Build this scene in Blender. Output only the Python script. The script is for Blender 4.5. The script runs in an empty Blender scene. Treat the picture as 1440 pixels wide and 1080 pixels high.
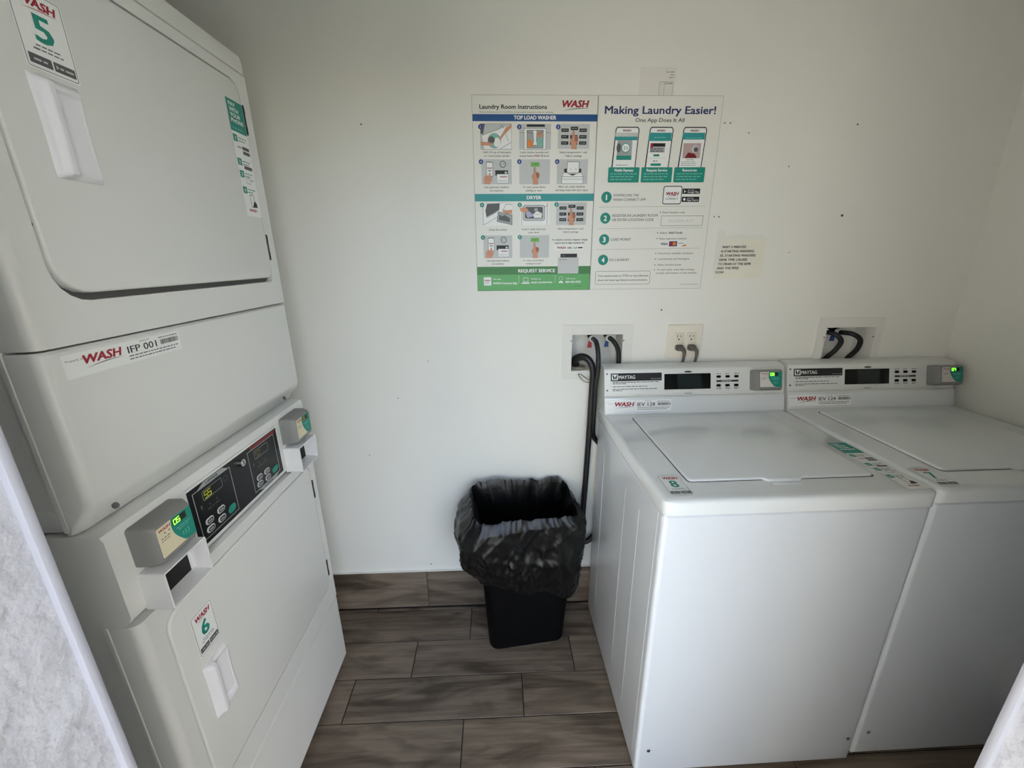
import bpy, bmesh, math, random
from mathutils import Vector, Matrix, noise
random.seed(7)
scene = bpy.context.scene
COL = scene.collection

# ------------------------------------------------------------------ camera, sky, sun, exposure
cam_d = bpy.data.cameras.new('camera'); cam = bpy.data.objects.new('camera', cam_d); COL.objects.link(cam)
CAM = Vector((0.0, -1.445, 1.4544))
cr = Vector((0.99928372, -0.03703009, -0.00779811)); cu = Vector((0.01835857, 0.29418693, 0.95557156))
cf = Vector((0.0330908, 0.95503027, -0.29465604))
m = Matrix((cr, cu, -cf)).transposed().to_4x4(); m.translation = CAM
cam.matrix_world = m
cam_d.sensor_width = 36.0; cam_d.lens = 581.27 / 1440 * 36.0; cam_d.clip_start = 0.01
scene.camera = cam

world = bpy.data.worlds.new('world'); scene.world = world; world.use_nodes = True
wn = world.node_tree.nodes; wl = world.node_tree.links; wn.clear()
wo = wn.new('ShaderNodeOutputWorld'); wb = wn.new('ShaderNodeBackground'); ws = wn.new('ShaderNodeTexSky')
ws.sky_type = 'NISHITA'; ws.sun_disc = False; ws.sun_elevation = math.radians(44); ws.sun_rotation = math.radians(117)
ws.dust_density = 2.5; ws.air_density = 1.0
wb.inputs['Strength'].default_value = 0.24
wl.new(ws.outputs['Color'], wb.inputs['Color']); wl.new(wb.outputs['Background'], wo.inputs['Surface'])

sun_d = bpy.data.lights.new('sun', 'SUN'); sun_d.energy = 4.8; sun_d.angle = math.radians(0.53); sun_d.color = (1.0, 0.97, 0.92)
sun = bpy.data.objects.new('sun', sun_d); COL.objects.link(sun)
sd = Vector((-0.70, 0.35, -0.75)).normalized()
sun.rotation_euler = sd.to_track_quat('-Z', 'Y').to_euler()
sun.location = (8, -2, 8)

DX0, DX1, DTOP = -0.410, 0.582, 2.05       # door opening
pd = bpy.data.lights.new('doorway_portal', 'AREA'); pd.shape = 'RECTANGLE'; pd.size = DX1 - DX0; pd.size_y = DTOP
pd.cycles.is_portal = True
po = bpy.data.objects.new('doorway_portal', pd); COL.objects.link(po)
po.location = ((DX0 + DX1) / 2, -1.28, DTOP / 2); po.rotation_euler = (math.radians(90), 0, 0)   # faces +y, into the room

vs = scene.view_settings
vs.view_transform = 'Standard'; vs.look = 'None'; vs.gamma = 1.0; vs.use_curve_mapping = False
vs.exposure = 1.76

# ------------------------------------------------------------------ helpers
def lin(r, g, b):
    f = lambda c: ((c / 255 + .055) / 1.055) ** 2.4 if c > 10.3 else c / 255 / 12.92
    return (f(r), f(g), f(b), 1.0)

MATS = {}
def mat(name, rgb, rough=.5, metal=0.0, bump=0.0, bscale=200.0, var=0.0, vscale=6.0, coat=0.0, emit=0.0, spec=.5, bdist=.001):
    if name in MATS: return MATS[name]
    M = bpy.data.materials.new(name); M.use_nodes = True; MATS[name] = M
    nt = M.node_tree; bs = nt.nodes['Principled BSDF']; c = lin(*rgb)
    bs.inputs['Base Color'].default_value = c; bs.inputs['Roughness'].default_value = rough
    bs.inputs['Metallic'].default_value = metal; bs.inputs['Coat Weight'].default_value = coat
    bs.inputs['Coat Roughness'].default_value = .08
    bs.inputs['Specular IOR Level'].default_value = spec
    tc = nt.nodes.new('ShaderNodeTexCoord')
    if emit:
        bs.inputs['Emission Color'].default_value = c; bs.inputs['Emission Strength'].default_value = emit
    n = nt.nodes.new('ShaderNodeTexNoise'); n.inputs['Scale'].default_value = vscale; n.inputs['Detail'].default_value = 5
    nt.links.new(tc.outputs['Object'], n.inputs['Vector'])
    mx = nt.nodes.new('ShaderNodeMix'); mx.data_type = 'RGBA'
    v = max(var, .015)
    mx.inputs['A'].default_value = tuple(x * (1 - v) for x in c[:3]) + (1,)
    mx.inputs['B'].default_value = tuple(min(1, x * (1 + v * .5)) for x in c[:3]) + (1,)
    nt.links.new(n.outputs['Fac'], mx.inputs['Factor']); nt.links.new(mx.outputs['Result'], bs.inputs['Base Color'])
    if bump:
        n2 = nt.nodes.new('ShaderNodeTexNoise'); n2.inputs['Scale'].default_value = bscale; n2.inputs['Detail'].default_value = 6
        nt.links.new(tc.outputs['Object'], n2.inputs['Vector'])
        b = nt.nodes.new('ShaderNodeBump'); b.inputs['Strength'].default_value = bump; b.inputs['Distance'].default_value = bdist
        nt.links.new(n2.outputs['Fac'], b.inputs['Height']); nt.links.new(b.outputs['Normal'], bs.inputs['Normal'])
    return M

enamel = mat('white_enamel', (215, 220, 227), .28, var=.02, coat=.25, bump=.03, bscale=400)
enamel_dryer = mat('dryer_enamel', (222, 223, 220), .38, var=.02, coat=.1, bump=.05, bscale=600)
deck_white = mat('lid_enamel', (224, 228, 230), .14, var=.02, coat=.6)
satin = mat('satin_white_panel', (222, 224, 220), .3, var=.02)
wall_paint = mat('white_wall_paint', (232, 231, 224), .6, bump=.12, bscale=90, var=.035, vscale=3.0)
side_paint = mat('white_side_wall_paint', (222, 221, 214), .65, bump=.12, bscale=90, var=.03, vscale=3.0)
ceil_paint = mat('ceiling_paint', (226, 225, 218), .8, bump=.1, bscale=60)
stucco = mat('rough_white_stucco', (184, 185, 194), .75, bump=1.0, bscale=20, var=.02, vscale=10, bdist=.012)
frame_paint = mat('white_gloss_frame_paint', (172, 173, 184), .5, bump=.15, bscale=30, var=.02)
concrete = mat('worn_paving', (128, 130, 120), .9, bump=.4, bscale=40, var=.1, vscale=4)
black_pl = mat('black_plastic', (4, 4, 5), .6, spec=.12, bump=.06, bscale=300)
hole_black = mat('matte_black', (8, 8, 9), .7)
rubber = mat('black_rubber', (20, 21, 22), .45, bump=.1, bscale=300)
bag_mat = mat('black_polythene', (7, 7, 8), .30, bump=.35, bscale=80, bdist=.002, spec=.4)
grey_pl = mat('grey_reader_plastic', (132, 132, 130), .5, bump=.1, bscale=500)
dark_gap = mat('flat_dark_grey', (58, 58, 58), .7)  # flat dark grey for the lid gap line, nail holes and door bumpers
chrome = mat('brushed_metal', (190, 190, 190), .25, 1.0)
steel = mat('screw_steel', (120, 120, 122), .35, 1.0)
hinge_m = mat('dark_hinge_metal', (62, 60, 58), .45, .6)
glass_dark = mat('smoked_display', (9, 11, 11), .3, spec=.35)
lens_m = mat('display_lens', (34, 42, 42), .12, spec=.5)
white_pl = mat('white_plastic', (226, 226, 226), .36)
pull_pl = mat('pull_plastic', (226, 226, 230), .42)
gap_shade_m = mat('grey_gap_shade', (96, 96, 95), .7)  # grey that paints in the shade of the dryer door gaps
almond = mat('almond_plate', (226, 220, 205), .4)
almond_d = mat('almond_receptacle', (218, 211, 195), .42)
cord_m = mat('taupe_cord', (92, 86, 80), .5)
red_h = mat('red_valve_handle', (170, 40, 45), .45)
blue_h = mat('blue_valve_handle', (40, 70, 130), .45)
brass = mat('valve_metal', (150, 140, 120), .35, 1.0)
boxplast = mat('valve_box_plastic', (224, 223, 216), .5)
trapm = mat('dirty_plastic', (150, 140, 118), .7, var=.25, vscale=40)
grout = mat('dark_grout', (40, 35, 31), .9, bump=.3, bscale=300)
paper = mat('white_paper', (226, 224, 217), .7)
paper2 = mat('note_paper', (230, 227, 212), .7, var=.04, vscale=20)
board = mat('white_sign_board', (230, 229, 222), .42)
p_black = mat('print_black', (28, 28, 30), .5)
p_grey = mat('print_grey', (88, 88, 91), .5)
p_lgrey = mat('print_light_grey', (196, 198, 198), .5)
p_mgrey = mat('print_mid_grey', (160, 164, 164), .5)
p_white = mat('print_white', (236, 238, 236), .5)
p_red = mat('print_red', (158, 26, 48), .5)
p_dred = mat('print_dark_red', (120, 30, 40), .5)
p_teal = mat('print_teal', (22, 138, 122), .5)
p_teal2 = mat('print_teal_band', (48, 150, 152), .5)
p_ltealm = mat('print_pale_teal', (120, 190, 178), .5)
p_blue = mat('print_blue', (16, 78, 140), .5)
p_navy = mat('print_navy', (36, 52, 104), .5)
p_badge = mat('print_badge_blue', (42, 66, 140), .5)
p_green = mat('print_green', (98, 172, 104), .5)
p_dgreen = mat('print_dark_green', (66, 128, 72), .5)
p_lime = mat('print_lime', (122, 184, 92), .5)
p_skin = mat('print_skin', (206, 146, 116), .5)
p_skin2 = mat('print_skin_shade', (160, 100, 78), .5)
p_orange = mat('print_orange', (222, 130, 50), .5)
p_cream = mat('print_cream', (222, 212, 182), .5); p_blush = mat('print_blush', (214, 208, 204), .5)
led_g = mat('led_green', (120, 255, 60), .4, emit=1.6)
led_y = mat('led_yellow', (170, 175, 40), .4, emit=.12)
led_dim = mat('led_dim_amber', (110, 100, 40), .4, emit=.04)
tape = mat('clear_tape_and_sleeve', (226, 225, 217), .3)

def wood_mat():
    M = bpy.data.materials.new('wood_look_tile'); M.use_nodes = True
    nt = M.node_tree; N = nt.nodes; L = nt.links; bs = N['Principled BSDF']
    tc = N.new('ShaderNodeTexCoord'); oi = N.new('ShaderNodeObjectInfo')
    off = N.new('ShaderNodeMath'); off.operation = 'MULTIPLY'; off.inputs[1].default_value = 37.0
    L.new(oi.outputs['Random'], off.inputs[0])
    comb = N.new('ShaderNodeCombineXYZ')
    for i in range(3): L.new(off.outputs[0], comb.inputs[i])
    add = N.new('ShaderNodeVectorMath'); add.operation = 'ADD'
    L.new(tc.outputs['Object'], add.inputs[0]); L.new(comb.outputs[0], add.inputs[1])
    mp = N.new('ShaderNodeMapping'); mp.inputs['Scale'].default_value = (1.5, 30, 30); L.new(add.outputs[0], mp.inputs['Vector'])
    n1 = N.new('ShaderNodeTexNoise'); n1.inputs['Scale'].default_value = 1.6; n1.inputs['Detail'].default_value = 8; n1.inputs['Roughness'].default_value = .62
    n1.inputs['Distortion'].default_value = .7
    L.new(mp.outputs[0], n1.inputs['Vector'])
    mp2 = N.new('ShaderNodeMapping'); mp2.inputs['Scale'].default_value = (1.2, 5, 5); L.new(add.outputs[0], mp2.inputs['Vector'])
    n2 = N.new('ShaderNodeTexNoise'); n2.inputs['Scale'].default_value = 2.4; n2.inputs['Detail'].default_value = 4; n2.inputs['Distortion'].default_value = 1.2
    L.new(mp2.outputs[0], n2.inputs['Vector'])
    r1 = N.new('ShaderNodeValToRGB'); e = r1.color_ramp.elements
    e[0].position = .30; e[0].color = lin(92, 80, 68); e[1].position = .72; e[1].color = lin(138, 125, 110)
    x = e.new(.5); x.color = lin(120, 107, 93)
    L.new(n1.outputs['Fac'], r1.inputs['Fac'])
    r2 = N.new('ShaderNodeValToRGB'); e = r2.color_ramp.elements
    e[0].position = .32; e[0].color = lin(138, 128, 118); e[1].position = .56; e[1].color = (1, 1, 1, 1)
    L.new(n2.outputs['Fac'], r2.inputs['Fac'])
    mx = N.new('ShaderNodeMix'); mx.data_type = 'RGBA'; mx.blend_type = 'MULTIPLY'; mx.inputs['Factor'].default_value = .85
    L.new(r1.outputs[0], mx.inputs['A']); L.new(r2.outputs[0], mx.inputs['B'])
    hv = N.new('ShaderNodeHueSaturation')
    mr = N.new('ShaderNodeMapRange'); mr.inputs['To Min'].default_value = .86; mr.inputs['To Max'].default_value = 1.1
    L.new(oi.outputs['Random'], mr.inputs['Value']); L.new(mr.outputs[0], hv.inputs['Value']); L.new(mx.outputs['Result'], hv.inputs['Color'])
    L.new(hv.outputs[0], bs.inputs['Base Color']); bs.inputs['Roughness'].default_value = .5
    b = N.new('ShaderNodeBump'); b.inputs['Strength'].default_value = .25; b.inputs['Distance'].default_value = .001
    L.new(n1.outputs['Fac'], b.inputs['Height']); L.new(b.outputs['Normal'], bs.inputs['Normal'])
    return M
wood = wood_mat()

def tag(o, label=None, cat=None, group=None, kind=None):
    if label: o['label'] = label
    if cat: o['category'] = cat
    if group: o['group'] = group
    if kind: o['kind'] = kind
    return o

def empty(name, loc=(0, 0, 0), rz=0, mw=None):
    o = bpy.data.objects.new(name, None); COL.objects.link(o); o.empty_display_size = .1
    if mw is not None: o.matrix_world = mw
    else: o.location = loc; o.rotation_euler = (0, 0, rz)
    return o

def link(name, me, parent=None):
    o = bpy.data.objects.new(name, me); COL.objects.link(o)
    if parent is not None: o.parent = parent
    return o

def fin(name, bm, mats, parent=None, smooth=False, recalc=True):
    if recalc: bmesh.ops.recalc_face_normals(bm, faces=bm.faces[:])
    me = bpy.data.meshes.new(name); bm.to_mesh(me); bm.free()
    for M in (mats if isinstance(mats, (list, tuple)) else [mats]): me.materials.append(M)
    if smooth:
        me.polygons.foreach_set('use_smooth', [True] * len(me.polygons))
        me.set_sharp_from_angle(angle=math.radians(38))
    return link(name, me, parent)

def box(bm, x0, x1, y0, y1, z0, z1, r=0.0, seg=2):
    n0 = len(bm.verts)
    ret = bmesh.ops.create_cube(bm, size=1.0)
    for v in ret['verts']:
        v.co = Vector((x0 + (v.co.x + .5) * (x1 - x0), y0 + (v.co.y + .5) * (y1 - y0), z0 + (v.co.z + .5) * (z1 - z0)))
    if r > 0:
        es = set(e for v in ret['verts'] for e in v.link_edges)
        bmesh.ops.bevel(bm, geom=list(es), offset=r, segments=seg, profile=.5, affect='EDGES')

def obox(name, x0, x1, y0, y1, z0, z1, M, parent=None, r=0.0, seg=2):
    bm = bmesh.new(); box(bm, x0, x1, y0, y1, z0, z1, r, seg)
    return fin(name, bm, M, parent, smooth=r > 0)

def loft(bm, rings, cap=True, closed=True):
    R = [[bm.verts.new(Vector(p)) for p in r] for r in rings]
    n = len(R[0])
    for a, b in zip(R, R[1:]):
        for i in range(n if closed else n - 1):
            j = (i + 1) % n
            try: bm.faces.new((a[i], a[j], b[j], b[i]))
            except ValueError: pass
    if cap:
        bm.faces.new(R[0]); bm.faces.new(list(reversed(R[-1])))
    return R

def rrect(x0, x1, y0, y1, r, n=5):
    """rounded rectangle outline, ccw; r one radius or (bl, br, tr, tl)"""
    if not isinstance(r, (tuple, list)): r = (r,) * 4
    out = []
    for (cx, cy, rr, a0) in ((x0, y0, r[0], 180), (x1, y0, r[1], 270), (x1, y1, r[2], 0), (x0, y1, r[3], 90)):
        sx = 1 if cx == x0 else -1; sy = 1 if cy == y0 else -1
        for k in range(n):
            t = math.radians(a0 + 90 * k / (n - 1))
            out.append((cx + sx * rr + rr * math.cos(t), cy + sy * rr + rr * math.sin(t)))
    return out

def prism(bm, outline, w0, w1, f, bev=0.0, shrink_seg=2):
    """outline extruded from w0 to w1 along the map f(u,v,w); rounded front edge of size bev"""
    rings = [[f(u, v, w0) for u, v in outline]]
    if bev > 0:
        cx = sum(u for u, v in outline) / len(outline); cy = sum(v for u, v in outline) / len(outline)
        hx = max(abs(u - cx) for u, v in outline); hy = max(abs(v - cy) for u, v in outline)
        for k in range(shrink_seg + 2):
            t = math.pi / 2 * k / (shrink_seg + 1)
            ins = bev * (1 - math.cos(t)); w = w1 - bev + bev * math.sin(t)
            rings.append([f(cx + (u - cx) * (1 - ins / hx), cy + (v - cy) * (1 - ins / hy), w) for u, v in outline])
    else:
        rings.append([f(u, v, w1) for u, v in outline])
    loft(bm, rings)

def ringprism(bm, outer, inner, w0, w1, f):
    n = len(outer)
    A = [bm.verts.new(f(u, v, w1)) for u, v in outer]; B = [bm.verts.new(f(u, v, w1)) for u, v in inner]
    C = [bm.verts.new(f(u, v, w0)) for u, v in outer]; D = [bm.verts.new(f(u, v, w0)) for u, v in inner]
    for i in range(n):
        j = (i + 1) % n
        bm.faces.new((A[i], A[j], B[j], B[i])); bm.faces.new((B[i], B[j], D[j], D[i]))
        bm.faces.new((C[j], C[i], D[i], D[j])); bm.faces.new((C[i], C[j], A[j], A[i]))

def cr_path(pts, n=10):
    P = [Vector(p) for p in pts]; P = [P[0] * 2 - P[1]] + P + [P[-1] * 2 - P[-2]]; out = []
    for i in range(1, len(P) - 2):
        p0, p1, p2, p3 = P[i - 1:i + 3]
        for k in range(n):
            t = k / n
            out.append(.5 * ((2 * p1) + (p2 - p0) * t + (2 * p0 - 5 * p1 + 4 * p2 - p3) * t * t + (3 * p1 - p0 - 3 * p2 + p3) * t ** 3))
    out.append(P[-2]); return out

def tube(bm, pts, r, seg=10, n=8, smoothpath=True):
    path = cr_path(pts, n) if smoothpath else [Vector(p) for p in pts]
    t = (path[1] - path[0]).normalized(); up = Vector((0, 0, 1)) if abs(t.z) < .9 else Vector((1, 0, 0))
    nrm = t.cross(up).normalized(); rings = []
    for i, p in enumerate(path):
        a = path[max(i - 1, 0)]; b = path[min(i + 1, len(path) - 1)]; t = (b - a).normalized()
        nrm = (nrm - t * nrm.dot(t)).normalized(); bi = t.cross(nrm)
        rr = r(i / (len(path) - 1)) if callable(r) else r
        rings.append([p + (nrm * math.cos(2 * math.pi * k / seg) + bi * math.sin(2 * math.pi * k / seg)) * rr for k in range(seg)])
    loft(bm, rings)

def disc(bm, c, axis, r, h, seg=16):
    axis = Vector(axis).normalized(); c = Vector(c)
    tube(bm, [c, c + axis * h], r, seg, smoothpath=False)

# ------------------------------------------------------------------ flat print
_tc = {}
def glyphs(s, bold=0.0, shear=0.0):
    k = (s, bold, shear)
    if k not in _tc:
        cu_ = bpy.data.curves.new('t', 'FONT'); cu_.body = s; cu_.size = 1; cu_.offset = bold; cu_.shear = shear
        cu_.resolution_u = 2; cu_.fill_mode = 'FRONT'
        o = bpy.data.objects.new('t', cu_); COL.objects.link(o)
        dg = bpy.context.evaluated_depsgraph_get(); dg.update()
        me = bpy.data.meshes.new_from_object(o.evaluated_get(dg))
        V = [(v.co.x, v.co.y) for v in me.vertices]; F = [tuple(p.vertices) for p in me.polygons]
        bpy.data.objects.remove(o); bpy.data.curves.remove(cu_); bpy.data.meshes.remove(me)
        _tc[k] = (V, F)
    return _tc[k]
CAPH = 0.71
SEG7 = {'0': 'abcdef', '1': 'bc', '2': 'abged', '3': 'abgcd', '4': 'fgbc', '5': 'afgcd', '6': 'afgedc', '7': 'abc', '8': 'abcdefg', '9': 'abcdfg'}

class Print:
    """flat print in metres on the plane f(u,v,w); each shape sits a hair above the one it is printed on"""
    STEP = .00025
    def __init__(self, f): self.f = f; self.V = []; self.F = []; self.M = []; self.mats = []
    def add(self, pts, faces, M, l):
        if M not in self.mats: self.mats.append(M)
        k = len(self.V); w = l * self.STEP
        self.V += [self.f(u, v, w) for u, v in pts]
        for fc in faces: self.F.append(tuple(k + i for i in fc)); self.M.append(self.mats.index(M))
    def poly(self, pts, M, l=1): self.add(pts, [tuple(range(len(pts)))], M, l)
    def rect(self, x0, x1, y0, y1, M, l=1): self.poly([(x0, y0), (x1, y0), (x1, y1), (x0, y1)], M, l)
    def rr(self, x0, x1, y0, y1, r, M, l=1): self.poly(rrect(x0, x1, y0, y1, r), M, l)
    def disc(self, x, y, r, M, l=1, n=20, ry=None):
        ry = ry or r; self.poly([(x + r * math.cos(2 * math.pi * k / n), y + ry * math.sin(2 * math.pi * k / n)) for k in range(n)], M, l)
    def ring(self, x, y, r, t, M, l=1, n=24, ry=None):
        self.line([(x + r * math.cos(2 * math.pi * k / n), y + (ry or r) * math.sin(2 * math.pi * k / n)) for k in range(n + 1)], t, M, l)
    def line(self, pts, t, M, l=1):
        for (a, b), (c, d) in zip(pts, pts[1:]):
            dx, dy = c - a, d - b; L = math.hypot(dx, dy) or 1e-9; nx, ny = -dy / L * t / 2, dx / L * t / 2
            ex, ey = dx / L * t * .3, dy / L * t * .3
            self.poly([(a - ex + nx, b - ey + ny), (a - ex - nx, b - ey - ny), (c + ex - nx, d + ey - ny), (c + ex + nx, d + ey + ny)], M, l)
    def frame(self, x0, x1, y0, y1, t, M, l=1, r=0.0):
        o = rrect(x0, x1, y0, y1, max(r, 1e-5)) ; self.line(o + [o[0]], t, M, l)
    def text(self, s, x0, x1, y, h, M, l=2, bold=0.012, shear=0.0, align=None):
        """text from x0 to x1 with its baseline at y and capitals h tall (x1 None: natural width)"""
        V, F = glyphs(s, 0.0, shear)
        if not V: return
        mn = min(a for a, b in V); mxx = max(a for a, b in V); sy = h / CAPH
        sx = sy if x1 is None else (x1 - x0) / max(mxx - mn, 1e-6)
        if align == 'C': x0 = x0 - (mxx - mn) * sx / 2
        d = bold * sy * .9                                   # heavier weight: the glyphs struck again, slightly shifted
        hits = [(0, 0)] if bold < .008 else [(-d, 0), (d, 0)] if bold < .025 else [(-d, -d * .6), (d, -d * .6), (-d, d * .6), (d, d * .6), (0, 0)]
        for k, (ex, ey) in enumerate(hits):
            self.add([(x0 + (a - mn) * sx + ex, y + b * sy + ey) for a, b in V], F, M, l + .04 * k)
    def logo(self, x0, x1, y, h, M=None, l=2, swoosh=True, sw=None):
        M = M or p_red
        self.text('WASH', x0, x1, y, h, M, l, bold=.05, shear=.22)
        if swoosh:
            d = x1 - x0; P = []
            for k in range(11):
                t = k / 10; P.append((x0 + d * (.02 + t), y - h * .62 + h * .45 * math.sin(math.pi * (.08 + .55 * t))))
            up = [(a, b + h * .05 * math.sin(math.pi * k / 10)) for k, (a, b) in enumerate(P)]
            dn = [(a, b - h * .05 * math.sin(math.pi * k / 10) - h * .008) for k, (a, b) in enumerate(P)]
            for k in range(10): self.poly([dn[k], dn[k + 1], up[k + 1], up[k]], sw or p_grey, l)
    def led(self, s, x0, y0, w, h, M, l=3):
        n = len(s); cw = w / n; t = h * .125
        for i, ch in enumerate(s):
            a = x0 + i * cw + cw * .1; b = a + cw * .75; ym = y0 + h / 2; y1 = y0 + h; g = t * .6
            S = {'a': [(a, y1), (b, y1)], 'b': [(b, y1), (b, ym)], 'c': [(b, ym), (b, y0)], 'd': [(a, y0), (b, y0)],
                 'e': [(a, y0), (a, ym)], 'f': [(a, ym), (a, y1)], 'g': [(a, ym), (b, ym)]}
            for q in SEG7.get(ch, ''): self.line(S[q], t, M, l)
    def barcode(self, x0, x1, y0, y1, M=None, l=2):
        x = x0; rr = random.Random(3)
        while x < x1 - .0006:
            w = rr.choice((.0006, .0010, .0016)); self.rect(x, min(x + w, x1), y0, y1, M or p_black, l); x += w + rr.choice((.0006, .0010))
    def greek(self, x0, x1, y, h, M, l=2):
        """a row of print too small to read"""
        rr = random.Random(int(x0 * 1e4 + y * 1e5)); x = x0
        while x < x1 - h:
            w = min(h * rr.uniform(1.2, 3.5), x1 - x); self.rect(x, x + w, y + h * .15, y + h * .75, M, l); x += w + h * .6
    def build(self, name, parent):
        me = bpy.data.meshes.new(name); me.from_pydata([tuple(v) for v in self.V], [], self.F)
        for M in self.mats: me.materials.append(M)
        me.polygons.foreach_set('material_index', self.M); me.update()
        return link(name, me, parent)

# ------------------------------------------------------------------ the room
WY = 0.010                                    # wall plane, tile faces of the baseboard at y = 0
KW = (1.445 + WY) / 1.445
def WX(x): return x * KW
def WZ(z): return 1.4544 + (z - 1.4544) * KW
XL, XR, YF, H = -1.36, 1.682, -1.12, 2.46

def struct(o): o['kind'] = 'structure'; return o

struct(obox('ground', -12, 12, -16, -1.30, -.12, -.03, concrete)); bpy.data.objects['ground']['label'] = 'unseen concrete ground added outside the door to bounce sunlight'  # unseen ground, added to bounce sunlight in at the door
struct(obox('added_light_wall', -1.30, -1.00, -5.0, -1.27, -.03, 2.5, side_paint)); struct(obox('added_light_wall', 1.15, 1.45, -2.40, -1.27, -.03, 2.5, side_paint))  # added out of view: left wall bounces sun in, right wall cuts sky
struct(obox('added_shade_roof', -5, 5, -2.40, -1.27, 2.50, 2.62, ceil_paint)); [o.__setitem__('label', 'white wall added out of view to steer light into the laundry door') for o in COL.objects if o.name.startswith('added_light_wall')]; bpy.data.objects['added_shade_roof']['label'] = 'white roof slab added out of view to block the high sky'  # roof slab added out of view to keep high sky off the doorway
fl = struct(obox('floor', XL - .15, XR + .2, -1.30, WY + .15, -.10, -.003, grout))

ROWS = [(-.0005, -.0125, -.535)]
joints = [-.132, -.336, -.533, -.134, -.332, .062, -.135, -.4]
for i in range(8): ROWS.append((-.016 - .1495 * i, -.016 - .1495 * i - .1460, joints[i]))
TL = .5985
for (y0, y1, j) in ROWS:
    if y1 < -1.29: y1 = -1.29
    k0 = math.floor((XL - j) / TL)
    for k in range(k0, k0 + 7):
        a = max(j + k * TL + .0018, XL); b = min(j + (k + 1) * TL - .0018, XR)
        if b - a < .01: continue
        bm = bmesh.new(); box(bm, -(b - a) / 2, (b - a) / 2, (y1 - y0) / 2, -(y1 - y0) / 2, -.008, 0, .0009, 1)
        o = fin('floor_tile', bm, wood, fl); o.location = ((a + b) / 2, (y0 + y1) / 2, random.uniform(-.0006, .0004))

# back wall with two openings for the valve boxes
HOLES = [(WX(.262), WX(.450), WZ(1.052), WZ(1.190)), (WX(1.187), WX(1.376), WZ(1.064), WZ(1.203))]
bm = bmesh.new()
xs = sorted([XL - .1, XR + .1] + [h for q in HOLES for h in q[:2]]); zs = sorted([-.02, H] + [h for q in HOLES for h in q[2:]])
def inhole(x, z): return any(q[0] < x < q[1] and q[2] < z < q[3] for q in HOLES)
vv = {}
def gv(x, y, z):
    k = (round(x, 5), round(y, 5), round(z, 5))
    if k not in vv: vv[k] = bm.verts.new(k)
    return vv[k]
T = .12
for x0, x1 in zip(xs, xs[1:]):
    for z0, z1 in zip(zs, zs[1:]):
        if inhole((x0 + x1) / 2, (z0 + z1) / 2): continue
        bm.faces.new((gv(x0, WY, z0), gv(x1, WY, z0), gv(x1, WY, z1), gv(x0, WY, z1)))
        bm.faces.new((gv(x1, WY + T, z0), gv(x0, WY + T, z0), gv(x0, WY + T, z1), gv(x1, WY + T, z1)))
for q in HOLES:
    x0, x1, z0, z1 = q
    for (a, b) in (((x0, z0), (x1, z0)), ((x1, z0), (x1, z1)), ((x1, z1), (x0, z1)), ((x0, z1), (x0, z0))):
        bm.faces.new((gv(a[0], WY, a[1]), gv(b[0], WY, b[1]), gv(b[0], WY + T, b[1]), gv(a[0], WY + T, a[1])))
wb_o = struct(fin('wall_back', bm, wall_paint))
for (x, z, r) in [(.72, 1.847, .0022), (.738, 1.847, .0022), (.724, 1.575, .002), (.74, 1.575, .0024), (1.159, 1.577, .0042), (1.147, 1.844, .0026),
                  (.948, 1.725, .002), (.578, 1.271, .003), (-.401, 1.841, .0024), (-.296, .226, .0028), (.801, 1.82, .002), (-.367, .962, .0018), (-.495, .735, .0018),
                  (1.0, 1.46, .0018), (-.25, 1.1, .0017)]:
    bm = bmesh.new(); disc(bm, (WX(x), WY - .0004, WZ(z)), (0, 1, 0), r, .001, 10); fin('nail_hole', bm, dark_gap, wb_o)

bb = struct(obox('baseboard_back', XL, XR, .004, WY, 0, .180, grout))
for a, b in ((XL, -.9185), (-.9165, -.3185), (-.3165, .2815), (.2835, .8815), (.8835, 1.4815), (1.4835, XR)):
    bm = bmesh.new(); box(bm, -(b - a) / 2, (b - a) / 2, -.09, .0895, -.004, .005, .001, 1)
    o = fin('tile', bm, wood, bb); o.rotation_euler = (math.radians(90), 0, 0); o.location = ((a + b) / 2, .004, .0965)
struct(obox('baseboard_cap', XL, XR, .0015, WY, .1865, .1895, wall_paint)); bpy.data.objects['baseboard_cap'].name = 'trim_3'

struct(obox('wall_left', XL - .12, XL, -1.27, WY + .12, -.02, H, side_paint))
bm = bmesh.new()
lean = .030
loft(bm, [[(XR, -1.30, -.02), (XR, WY + .12, -.02), (XR + .2, WY + .12, -.02), (XR + .2, -1.30, -.02)],
          [(XR, -1.30, 1.05), (XR, WY + .12, 1.05), (XR + .2, WY + .12, 1.05), (XR + .2, -1.30, 1.05)],
          [(XR - lean, -1.30, H), (XR - lean, WY + .12, H), (XR + .2, WY + .12, H), (XR + .2, -1.30, H)]])
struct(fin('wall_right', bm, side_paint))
struct(obox('ceiling', XL - .12, XR + .2, -1.27, WY + .12, H, H + .1, ceil_paint))
bm = bmesh.new()
box(bm, XL, DX0, -1.27, YF, -.02, H); box(bm, DX1, XR, -1.27, YF, -.02, H); box(bm, DX0, DX1, -1.27, YF, DTOP, H)
struct(fin('wall_front', bm, stucco))
for i, (a, b) in enumerate(((DX0 - .02, DX0 + .006), (DX1 - .006, DX1 + .02))):
    o = struct(obox('trim_%d' % (i + 1), a, b, YF - .008, YF + .002, 0, DTOP, frame_paint, r=.003))
obox('stop', DX0 + .006, DX1 - .006, YF - .012, YF + .002, DTOP - .006, DTOP + .02, frame_paint).name = 'trim_4'; struct(bpy.data.objects['trim_4'])

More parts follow.
